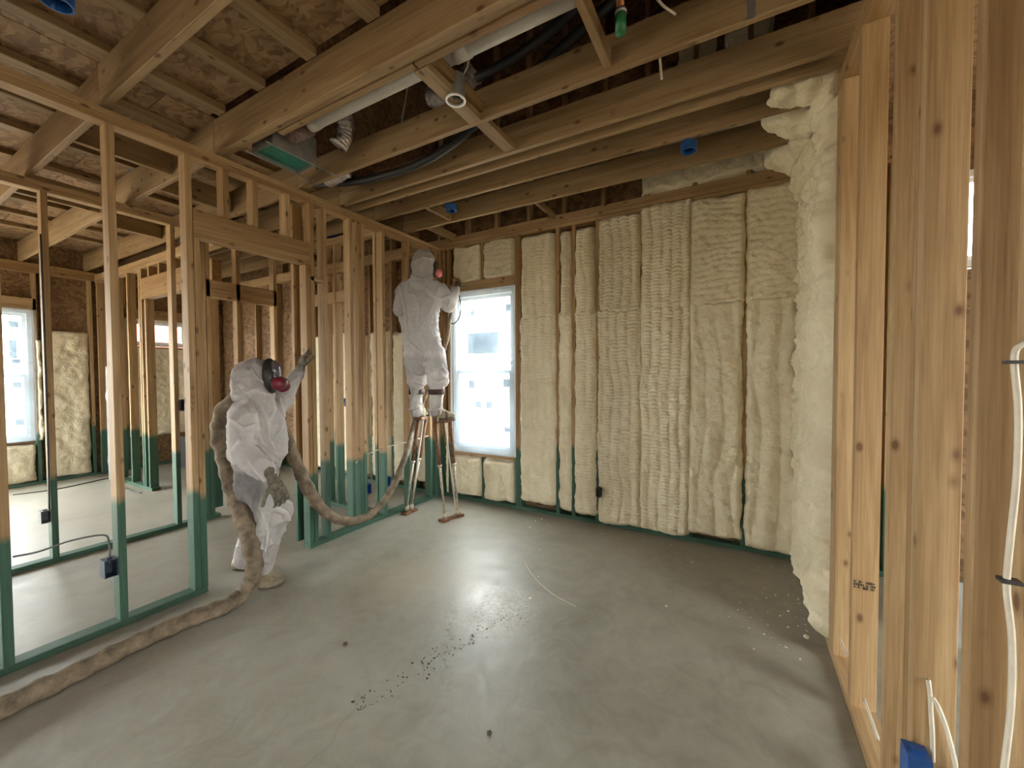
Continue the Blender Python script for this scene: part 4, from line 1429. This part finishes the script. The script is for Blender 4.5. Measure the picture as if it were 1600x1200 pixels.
# ---- spray gun and hose --------------------------------------------
gp = V3(dp(712, 444, D2 + .37))
gun = empty('spray_gun', tuple(gp), 'foam spattered spray gun held up by the person on stilts', 'spray gun')
gf = V3(_f * 0.85 + _r * 0.35 + _u * 0.15).normalized()
gu = Vector((0, 0, 1))
bm = bmesh.new()
limb(bm, gp - gf * 0.05 + gu * 0.05, gp + gf * 0.06 + gu * 0.05, 0.026, 0.024)
limb(bm, gp - gf * 0.045 + gu * 0.05, gp - gf * 0.06 - gu * 0.06, 0.018, 0.017)
solid('gun_body', bm, 0.006, 'rust', gun, 2)
tube('nozzle', [tuple(gp + gf * 0.06 + gu * 0.05), tuple(gp + gf * 0.115 + gu * 0.05)], [0.016, 0.008], 'aluminium', gun, seg=10)
tube('trigger', [tuple(gp - gf * 0.005 + gu * 0.03), tuple(gp - gf * 0.012), tuple(gp - gf * 0.03 - gu * 0.02)], 0.005, 'aluminium', gun, seg=6)

fl = [at(-70, 1150, z=.042), at(0, 1108, z=.042), at(100, 1060, z=.042), at(200, 1010, z=.042), at(300, 966, z=.042), at(350, 947, z=.045), at(380, 926, z=.06)]
hp = [tuple(p) for p in fl] + [tuple(dp(*q)) for q in ((397, 893, 2.66), (393, 855, 2.66), (381, 812, 2.74), (366, 765, 2.84), (352, 715, 2.93), (345, 676, 2.97), (350, 645, 2.98), (366, 625, 2.98), (386, 614, 3.0), (412, 622, 3.05), (433, 650, 3.10), (449, 690, 3.02), (465, 728, 3.0), (486, 772, 3.03), (512, 803, 3.12), (545, 814, 3.30), (580, 803, 3.52), (610, 768, 3.76), (634, 712, 4.0), (646, 668, D2 + .12), (668, 610, D2 + .25), (696, 540, D2 + .32), (703, 500, D2 + .36), (709, 478, D2 + .38))]
hr_ = [.047] * 7 + [.050, .056, .058, .060, .062, .062, .060, .055, .050, .046, .044, .042, .044, .044, .040, .036, .033, .031, .029, .028, .024, .022, .020, .018]
hp.append(tuple(gp - gf * 0.06 - gu * 0.07))
hr_.append(.014)
P = spline(np.c_[np.array(hp), np.array(hr_)], 14)
nn = len(P)
tt_ = np.linspace(0, 1, nn)
me = tube_mesh('spray_hose', P[:, :3], P[:, 3], seg=16)
co = np.empty(len(me.vertices) * 3)
me.vertices.foreach_get('co', co)
co = co.reshape(-1, 3)
ax = np.repeat(P[:, :3], 16, axis=0)
ang = np.tile(np.linspace(0, 2 * math.pi, 16, endpoint=False), nn)
arc = np.repeat(np.concatenate([[0], np.cumsum(np.linalg.norm(np.diff(P[:, :3], axis=0), axis=1))]), 16)
rr = np.repeat(P[:, 3], 16)
tw = np.abs(np.sin(ang * 1.0 + arc * 26)) ** 3
k = 1 + 0.13 * (tw - 0.4) + (vnoise3(co, 18, 5) - 0.5) * 0.22
co = ax + (co - ax) * k[:, None]
co[:, 2] = np.maximum(co[:, 2], 0.0015)
c = np.array([-2.87, 1.2, 0.0])
me.vertices.foreach_set('co', (co - c).ravel())
me.update()
tag(link('spray_hose', me, M['hose'], None, tuple(c)), 'thick dusty sleeved spray hose from the floor over a shoulder to the stilts', 'hose')
# thin loop of gun hose
lp = [dp(*q) for q in ((714, 452, D2 + .40), (720, 475, D2 + .42), (718, 495, D2 + .42), (708, 506, D2 + .42), (700, 496, D2 + .40), (703, 478, D2 + .38))]
tag(tube('air_line', [tuple(p) for p in lp], 0.007, 'blackcable', None, n=8), 'thin dark air line looping below the spray gun', 'hose')

# ================================================================== SERVICES IN THE CEILING
pv0, pv1 = at(474, 206, z=3.20), at(860, 2, z=3.20)
yp = float((pv0[1] + pv1[1]) / 2)
t = empty('drain_pipe', (-1.3, yp, 3.2), 'long grey white plastic pipe running behind the doubled ceiling joist', 'pipe')
pv0[0] = -2.52
tube('pipe', [(pv0[0], yp, 3.2), (0.5, yp, 3.2)], 0.043, 'pvc', t, seg=16)
tube('coupling', [(-1.33, yp, 3.2), (-1.24, yp, 3.2)], 0.049, 'pvc', t, seg=16)
tube('pipe_end', [(pv0[0] - .03, yp, 3.2), (pv0[0] + .05, yp, 3.2)], 0.047, 'pvc', t, seg=16)

cl = at(712, 157, z=3.03)
t = empty('recessed_light', tuple(cl), 'round white faced recessed light can beside the crossing ceiling flat', 'light fixture')


def disc_ring(name, c, r0, r1, z0, z1, mat, parent, seg=28):
    bm = bmesh.new()
    vs = []
    for i in range(seg):
        a = 2 * math.pi * i / seg
        vs.append([bm.verts.new((c[0] + r * math.cos(a), c[1] + r * math.sin(a), z)) for r, z in ((r0, z0), (r1, z0), (r1, z1), (r0, z1))])
    for i in range(seg):
        A, B = vs[i], vs[(i + 1) % seg]
        for j in range(4):
            bm.faces.new((A[j], A[(j + 1) % 4], B[(j + 1) % 4], B[j]))
    bmesh.ops.recalc_face_normals(bm, faces=bm.faces)
    cc = (c[0], c[1], z0)
    return link(name, recentre(bm_mesh(bm, name), cc), M[mat], parent, cc)


disc_ring('trim_ring', cl, 0.047, 0.057, 3.026, 3.034, 'lamp_white', t)
disc_ring('housing', cl, 0.048, 0.051, 3.034, 3.16, 'galv', t)
tube('reflector', [(cl[0], cl[1], 3.055), (cl[0], cl[1], 3.16)], 0.0478, 'lamp_white', t, seg=24)
tube('bulb_socket', [(cl[0] + .01, cl[1] - .005, 3.035), (cl[0] + .01, cl[1] - .005, 3.054)], 0.02, 'black', t, seg=12)
tube('wire_whip', [(cl[0] + .03, cl[1] + .02, 3.162), (cl[0] + .05, cl[1] + .05, 3.25), (cl[0] + .02, cl[1] + .08, 3.4)], 0.006, 'cable', t, seg=6)

# register boot with a teal cover
rb = [at(q[0], q[1], z=ZJ) for q in ((397, 240), (425, 220), (490, 254), (462, 268))]
bc = sum(rb) / 4
t = empty('duct_boot', (bc[0], bc[1], ZJ), 'metal duct boot closed with a teal panel beside the partition top', 'duct')
x0, x1 = -2.98, -2.74
y0, y1 = 1.60, 1.92
board('cover_panel', x0 + .004, x1 - .004, y0 + .004, y1 - .004, ZJ + 0.02, ZJ + 0.026, 'teal', t, bev=0)
for (a, b, c, d) in ((x0, x1, y0 - .003, y0), (x0, x1, y1, y1 + .003), (x0 - .003, x0, y0, y1), (x1, x1 + .003, y0, y1)):
    board('side_plate', a, b, c, d, ZJ - 0.004, ZJ + 0.19, 'galv', t, bev=0)
for x in (x0, x1):
    board('hanger_rail', x - .006, x + .006, 1.555, 2.086, ZJ - .010, ZJ - .002, 'galv', t, bev=0)
tube('collar', [((x0 + x1) / 2, (y0 + y1) / 2, ZJ + .19), ((x0 + x1) / 2, (y0 + y1) / 2, ZJ + .30)], 0.10, 'galv', t, seg=20)


def foil_duct(label, pts, r, mat, seed):
    P = spline(pts, 16)
    n = len(P)
    me = tube_mesh('flexible_duct', P, r * (1 + 0.05 * np.sin(np.arange(n) * 1.9)), seg=18)
    co = np.empty(len(me.vertices) * 3)
    me.vertices.foreach_get('co', co)
    co = co.reshape(-1, 3)
    ax = np.repeat(P, 18, axis=0)
    co = ax + (co - ax) * (1 + (vnoise3(co, 26, seed) - 0.5) * 0.35)[:, None]
    c = P.mean(axis=0)
    me.vertices.foreach_set('co', (co - c).ravel())
    me.update()
    return tag(link('flexible_duct', me, M[mat], None, tuple(c)), label, 'duct')


foil_duct('brown tinted foil wrapped duct above the teal boot', [(-2.672, 1.67, 3.13), (-2.670, 1.76, 3.20), (-2.665, 1.87, 3.32), (-2.66, 1.95, 3.5)], 0.056, 'darkfoil', 4)
foil_duct('silver foil flexible duct hanging behind the teal boot', [(-2.50, 1.93, 3.13), (-2.46, 1.96, 3.24), (-2.40, 1.90, 3.42), (-2.2, 1.90, 3.7)], 0.06, 'foil', 14)
foil_duct('short silver duct stub on the partition top beyond the teal boot', [(-2.98, 2.19, 3.10), (-2.86, 2.19, 3.11), (-2.74, 2.20, 3.13)], 0.050, 'foil', 24)
foil_duct('bright foil elbow in the attic above the recessed light', [(-1.95, 2.30, 3.50), (-1.75, 2.30, 3.46), (-1.6, 2.34, 3.58)], 0.07, 'foil', 34)

tag(tube('insulated_line', [tuple(p) for p in (at(490, 288, y=2.32), at(560, 283, y=2.32), at(640, 262, y=2.32), at(705, 226, y=2.32), at(770, 170, y=2.32), at(860, 90, y=2.32), at(960, 0, y=2.32))], 0.030, 'black', None, seg=12),
    'black insulated refrigerant line sagging behind the first attic joist', 'pipe')
tag(tube('insulated_line', [tuple(p) for p in (at(745, 122, y=2.02), at(800, 92, y=2.0), at(860, 48, y=1.98), at(920, -10, y=1.96))], 0.026, 'black', None, seg=12),
    'short black insulated line slanting up beside the plastic pipe', 'pipe')

gp_ = at(970, 50, z=3.06)
t = empty('capped_pipe', tuple(gp_), 'copper stub pipe with a bright green cap hanging from the ceiling', 'pipe')
tube('pipe', [(gp_[0], gp_[1], 3.14), (gp_[0] - .02, gp_[1] + .01, 3.5)], 0.018, 'copper', t, seg=12)
tube('cap', [(gp_[0], gp_[1], 3.055), (gp_[0], gp_[1], 3.15)], 0.025, 'greencap', t, seg=14)
tube('cap_rim', [(gp_[0], gp_[1], 3.138), (gp_[0], gp_[1], 3.155)], 0.028, 'galv', t, seg=14)

tag(board('strap_hanger', 0.02, 0.05, 2.084, 2.0865, ZJ - .004, ZJ + 0.20, 'galv', bev=0), 'thin galvanised strap hanger over the first attic joist', 'strap')
for lab, pts in (('pale cable curling down beside the green capped pipe', [(-0.40, 1.95, 3.5), (-0.38, 1.95, 3.3), (-0.33, 1.98, 3.2), (-0.27, 2.05, 3.17)]),
                 ('pale cable end dangling below the first attic joist', [tuple(at(1029, 70, y=2.130)), tuple(at(1031, 92, y=2.132)), tuple(at(1034, 124, y=2.136))]),
                 ('thin pale cable hanging in the dark attic above the teal boot', [tuple(at(638, 130, y=2.4)), tuple(at(632, 165, y=2.4)), tuple(at(626, 200, y=2.4))])):
    tag(tube('cable', pts, 0.006, 'cable', None, seg=6), lab, 'cable')


def round_box(c, r, label, mat='blue', h=0.055):
    t = empty('ceiling_box', tuple(c), label, 'electrical box', 'round boxes on the joists')
    disc_ring('box_wall', c, r * 0.86, r, c[2], c[2] + h, mat, t, 20)
    tube('box_back', [(c[0], c[1], c[2] + h - .008), (c[0], c[1], c[2] + h)], r * 0.98, mat, t, seg=20)
    for s in (-1, 1):
        tube('screw_boss', [(c[0] + s * r * 0.8, c[1], c[2] + .001), (c[0] + s * r * 0.8, c[1], c[2] + h - .01)], 0.008, mat, t, seg=8)
    board('mounting_tab', c[0] - .012, c[0] + .012, c[1] - r - .012, c[1] - r * 0.9, c[2] + .01, c[2] + h + .05, mat, t, bev=0)


for (px, py, yj, lab) in ((705, 330, 2.912, 'round blue box on a ceiling joist near the partition corner'), (1076, 237, 2.912, 'round blue box on a ceiling joist above the foamed wall'),
                          (519, 371, 2.912, 'round blue box seen through the partition beside the door jamb'), (214, 272, 1.47, 'dark blue round box beyond the near left studs')):
    c = at(px, py, y=yj + 0.075)
    c[2] = max(c[2], 2.99)
    round_box(c, 0.052, lab)
c = at(88, 6, z=3.06)
round_box(c, 0.055, 'dark blue round box at the upper corner of the picture')


def device_box(c, sx, sy, sz, label, mat, open_axis, group='switch and outlet boxes'):
    """open plastic box: back, four sides, two nail ears"""
    t = empty('outlet_box', tuple(c), label, 'electrical box', group)
    x0, x1, y0, y1, z0, z1 = c[0] - sx / 2, c[0] + sx / 2, c[1] - sy / 2, c[1] + sy / 2, c[2] - sz / 2, c[2] + sz / 2
    w = 0.004
    if open_axis == 'x':       # opening faces +x
        board('box_back', x0, x0 + w, y0, y1, z0, z1, mat, t, bev=0)
        board('box_side', x0 + w, x1, y0, y0 + w, z0, z1, mat, t, bev=0)
        board('box_side', x0 + w, x1, y1 - w, y1, z0, z1, mat, t, bev=0)
        board('box_side', x0 + w, x1, y0 + w, y1 - w, z0, z0 + w, mat, t, bev=0)
        board('box_side', x0 + w, x1, y0 + w, y1 - w, z1 - w, z1, mat, t, bev=0)
    else:                       # opening faces -y
        board('box_back', x0, x1, y1 - w, y1, z0, z1, mat, t, bev=0)
        board('box_side', x0, x0 + w, y0, y1 - w, z0, z1, mat, t, bev=0)
        board('box_side', x1 - w, x1, y0, y1 - w, z0, z1, mat, t, bev=0)
        board('box_side', x0 + w, x1 - w, y0, y1 - w, z0, z0 + w, mat, t, bev=0)
        board('box_side', x0 + w, x1 - w, y0, y1 - w, z1 - w, z1, mat, t, bev=0)
    for s in (-1, 1):
        p = (c[0], c[1], c[2] + s * (sz / 2 + 0.004))
        board('nail_ear', p[0] - .012, p[0] + .012, p[1] - .012, p[1] + .012, p[2] - .004, p[2] + .004, mat, t, bev=0)
    return t


device_box((XL - 0.035, 0.865, 0.37), 0.075, 0.058, 0.10, 'dark blue outlet box nailed low on the near left stud', 'navy', 'x')
device_box((X2 - 0.02, 1.842, 1.20), 0.075, 0.055, 0.10, 'open dark switch box at hip height on the hallway partition', 'navy', 'x')
device_box((X2 - 0.02, 0.925, 0.385), 0.075, 0.055, 0.095, 'grey outlet box low on the hallway partition at the left', 'greyblue', 'x')
device_box((XL - 0.062, 2.775, 0.345), 0.06, 0.055, 0.10, 'bright blue outlet box low beside the paired partition studs', 'blue', 'x')
device_box((XL - 0.062, 3.04, 0.36), 0.06, 0.045, 0.10, 'bright blue outlet box half hidden behind the hanging hose', 'blue', 'x')
device_box((-4.86, YB - 0.06, 1.10), 0.075, 0.06, 0.10, 'small blue switch box in front of the foam seen between partition studs', 'blue', 'y')
device_box((-1.165, YB - 0.075, 0.345), 0.045, 0.05, 0.085, 'black outlet box buried in the foamed back wall', 'rubber', 'y')
device_box((0.44, 1.492, 0.405), 0.05, 0.06, 0.09, 'blue outlet box at the lower edge beside the near right stud', 'blue', 'x')

# ---- cables ---------------------------------------------------------
CB = [
    ('pale cable along the near right stud from the bored hole down', [(0.470, 1.524, 0.64), (0.472, 1.515, 0.60), (0.474, 1.515, 0.56), (0.478, 1.516, 0.50), (0.480, 1.515, 0.42)], 0.0055, 'cable'),
    ('second pale cable branching from the near right stud toward the blue box', [(0.476, 1.512, 0.60), (0.484, 1.50, 0.585), (0.497, 1.49, 0.54), (0.508, 1.48, 0.48), (0.52, 1.47, 0.40)], 0.0055, 'cable'),
    ('long pale cable stapled to the nearest right stud', [tuple(at(1602, 535, y=1.04)), tuple(at(1585, 556, y=1.04)), tuple(at(1591, 640, y=1.04)), tuple(at(1589, 740, y=1.04)), tuple(at(1577, 860, y=1.04)), tuple(at(1573, 920, y=1.04)), tuple(at(1581, 1000, y=1.04)), tuple(at(1580, 1100, y=1.04)), tuple(at(1568, 1210, y=1.04))], 0.0048, 'cable'),
    ('pale cable crossing the partition studs behind the stilts', [(XL - 0.045, 2.60, 0.62), (XL - 0.04, 2.74, 0.69), (XL - 0.03, 2.98, 0.73), (XL - 0.02, 3.3, 0.74), (XL - 0.03, 3.66, 0.76)], 0.006, 'cable'),
    ('grey cable looping over the floor plate at the near left studs', [tuple(at(20, 870, x=-3.22)), tuple(at(60, 862, x=-3.22)), tuple(at(110, 845, x=-3.22)), tuple(at(160, 836, x=-3.22)), tuple(at(170, 846, x=-3.22)), tuple(at(171, 880, x=-3.22))], 0.005, 'greyblue'),
    ('dark cable running up the hallway stud to the grey outlet box', [(X2 + .006, 0.945, 0.43), (X2 + .008, 0.948, 0.8), (X2 + .006, 0.95, 1.3), (X2 + .008, 0.95, 1.9), (X2 + .004, 0.95, 2.6)], 0.006, 'blackcable'),
    ('thin dark cable lying on the bright floor of the far room', [tuple(at(20, 773, z=.006)), tuple(at(90, 764, z=.006)), tuple(at(165, 748, z=.006)), tuple(at(205, 742, z=.006))], 0.007, 'blackcable'),
    ('short pale cable poking through the low right wall studs', [tuple(at(1313, 1000, y=2.45)), tuple(at(1318, 1010, y=2.35)), tuple(at(1324, 1024, y=2.27))], 0.0055, 'cable'),
    ('pale cable slanting between the right wall studs near the floor', [tuple(at(1350, 1092, y=2.1)), tuple(at(1360, 1120, y=1.98)), tuple(at(1372, 1155, y=1.87))], 0.0055, 'cable'),
    ('pale offcut of wire lying on the concrete before the foamed wall', [tuple(at(816, 872, z=.004)), tuple(at(828, 893, z=.004)), tuple(at(842, 910, z=.004)), tuple(at(866, 930, z=.004)), tuple(at(900, 948, z=.004))], 0.004, 'cable'),
    ('white cord hanging from the stilt platform', [tuple(dp(657, 645, DL - .08)), tuple(dp(664, 650, DL - .08)), tuple(dp(668, 658, DL - .08))], 0.006, 'cable'),
    ('dark cable loop at the foot of the far partition', [(-6.55, 2.08, 0.010), (-6.7, 2.05, 0.010), (-6.95, 2.07, 0.010), (-7.2, 2.04, 0.010)], 0.008, 'blackcable'),
]
for lab, pts, r, m_ in CB:
    tag(tube('cable', pts, r, m_, None, seg=6), lab, 'cable')
# staples
for (px, py) in ((1584, 566), (1574, 905)):
    p = at(px, py, y=1.045)
    tag(board('cable_staple', p[0] - .013, p[0] + .013, 1.028, 1.049, p[2] - .003, p[2] + .003, 'blackcable', bev=0),
        'black staple holding the long cable, %s one' % ('upper' if py < 700 else 'lower'), 'staple')

# ---- plastic sheets, far room --------------------------------------
film_sheet('plastic_sheet', 'y', 2.12, -7.78, -7.35, 0.01, 1.62, 'film2', 'cloudy plastic sheet hanging on the far partition', amp=0.04, seed=12)
film_sheet('plastic_sheet', 'y', 3.05, 0.90, 1.35, 0.0, 0.36, 'film2', 'cloudy plastic sheet glimpsed low between the near right studs', amp=0.03, seed=15)
board_ = board('tub_panel', -7.9, -6.4, 3.0, 3.03, 0.05, 0.55, 'darkpanel')
tag(board_, 'dark grey panel standing in the room behind the far partition', 'panel')
board_.location.z = 0.25

# ---- litter on the slab --------------------------------------------
def crumbs(name, label, cat, n, sampler, rmin, rmax, mat, seed):
    rng = random.Random(seed)
    bm = bmesh.new()
    for _ in range(n):
        x, y = sampler(rng)
        r = rng.uniform(rmin, rmax) * rng.random() ** 0.7 + rmin * 0.4
        m_ = Matrix.Translation((x, y, r * 0.5)) @ Matrix.Rotation(rng.uniform(0, 6), 4, 'Z') @ Matrix.Diagonal((r * rng.uniform(.8, 1.9), r, r * rng.uniform(.5, .9), 1))
        bmesh.ops.create_icosphere(bm, subdivisions=1, radius=1.0, matrix=m_)
    o = link(name, bm_mesh(bm, name), M[mat])
    return tag(o, label, cat, kind='stuff')


crumbs('foam_crumbs', 'white foam crumbs scattered over the slab along the foamed walls', 'crumbs', 130,
       lambda g: ((lambda p: (min(p[0], 0.36), p[1]))(at(g.gauss(1225, 38), g.gauss(945, 45), z=0)) if g.random() < .45 else (g.uniform(-1.9, 0.25), 3.72 - abs(g.gauss(0, .45)))), 0.0015, 0.008, 'chips', 5)
crumbs('sawdust', 'dark sawdust and grit along the scuffed streak on the slab', 'debris', 150,
       lambda g: (lambda t_: (lambda p: (p[0], p[1]))(at(560 + 240 * t_ + g.gauss(0, 9), 1105 - 150 * t_ + g.gauss(0, 7), z=0)))(g.random()), 0.0015, 0.006, 'debris', 8)
for (px, py, r, lab, m_) in ((540, 1008, .012, 'single brown pebble on the open slab', 'debris'), (829, 936, .010, 'pale foam pellet beside the wire offcut', 'chips'), (1260, 997, .013, 'largest white foam crumb near the right wall', 'chips'),
                             (765, 1147, .011, 'dark clod near the lower edge of the slab', 'debris')):
    p = at(px, py, z=0)
    bm = bmesh.new()
    bmesh.ops.create_icosphere(bm, subdivisions=2, radius=r)
    for v in bm.verts:
        v.co *= 1 + 0.25 * math.sin(v.co.x * 500 + v.co.y * 300)
        v.co.z *= 0.7
    tag(link('foam_pellet' if m_ == 'chips' else 'pebble', bm_mesh(bm, 'pebble', True), M[m_], None, (p[0], p[1], r * 0.62)), lab, 'debris')

# ---- marks on the lumber --------------------------------------------
M['ink'] = simple('black_stamp_ink', (0.03, 0.022, 0.016), 0.8, var=0.3)
rng = random.Random(4)
bm = bmesh.new()
yf = 2.2242
p0, p1_ = at(1334, 905, y=yf), at(1367, 925, y=yf)
for row in range(3):
    x = p0[0]
    while x < p1_[0] - 0.004:
        w_ = rng.uniform(0.002, 0.007)
        if rng.random() < 0.75:
            z_ = p0[2] + (p1_[2] - p0[2]) * (row + 0.5) / 3
            add_box(bm, (x + w_ / 2, yf, z_), (w_, 0.0006, rng.uniform(0.006, 0.013)))
        x += w_ + 0.0015
c_ = tuple((p0 + p1_) / 2)
link('grade_stamp', recentre(bm_mesh(bm, 'grade_stamp'), c_), M['ink'], wr, c_)
xf = XL + 0.0008
for k_, py in enumerate((606, 621, 630, 639)):
    if k_ == 0:
        pts = [tuple(at(301.5 + 1.7 * math.cos(a), py + 2.4 * math.sin(a), x=xf)) for a in np.linspace(0, 2 * math.pi, 13)]
    else:
        pts = [tuple(at(299.5, py - 3, x=xf)), tuple(at(301.5, py + 3, x=xf)), tuple(at(303.5, py - 3, x=xf))]
    tube('pencil_mark', pts, 0.0012, 'ink', wl, seg=5, smooth_path=False)
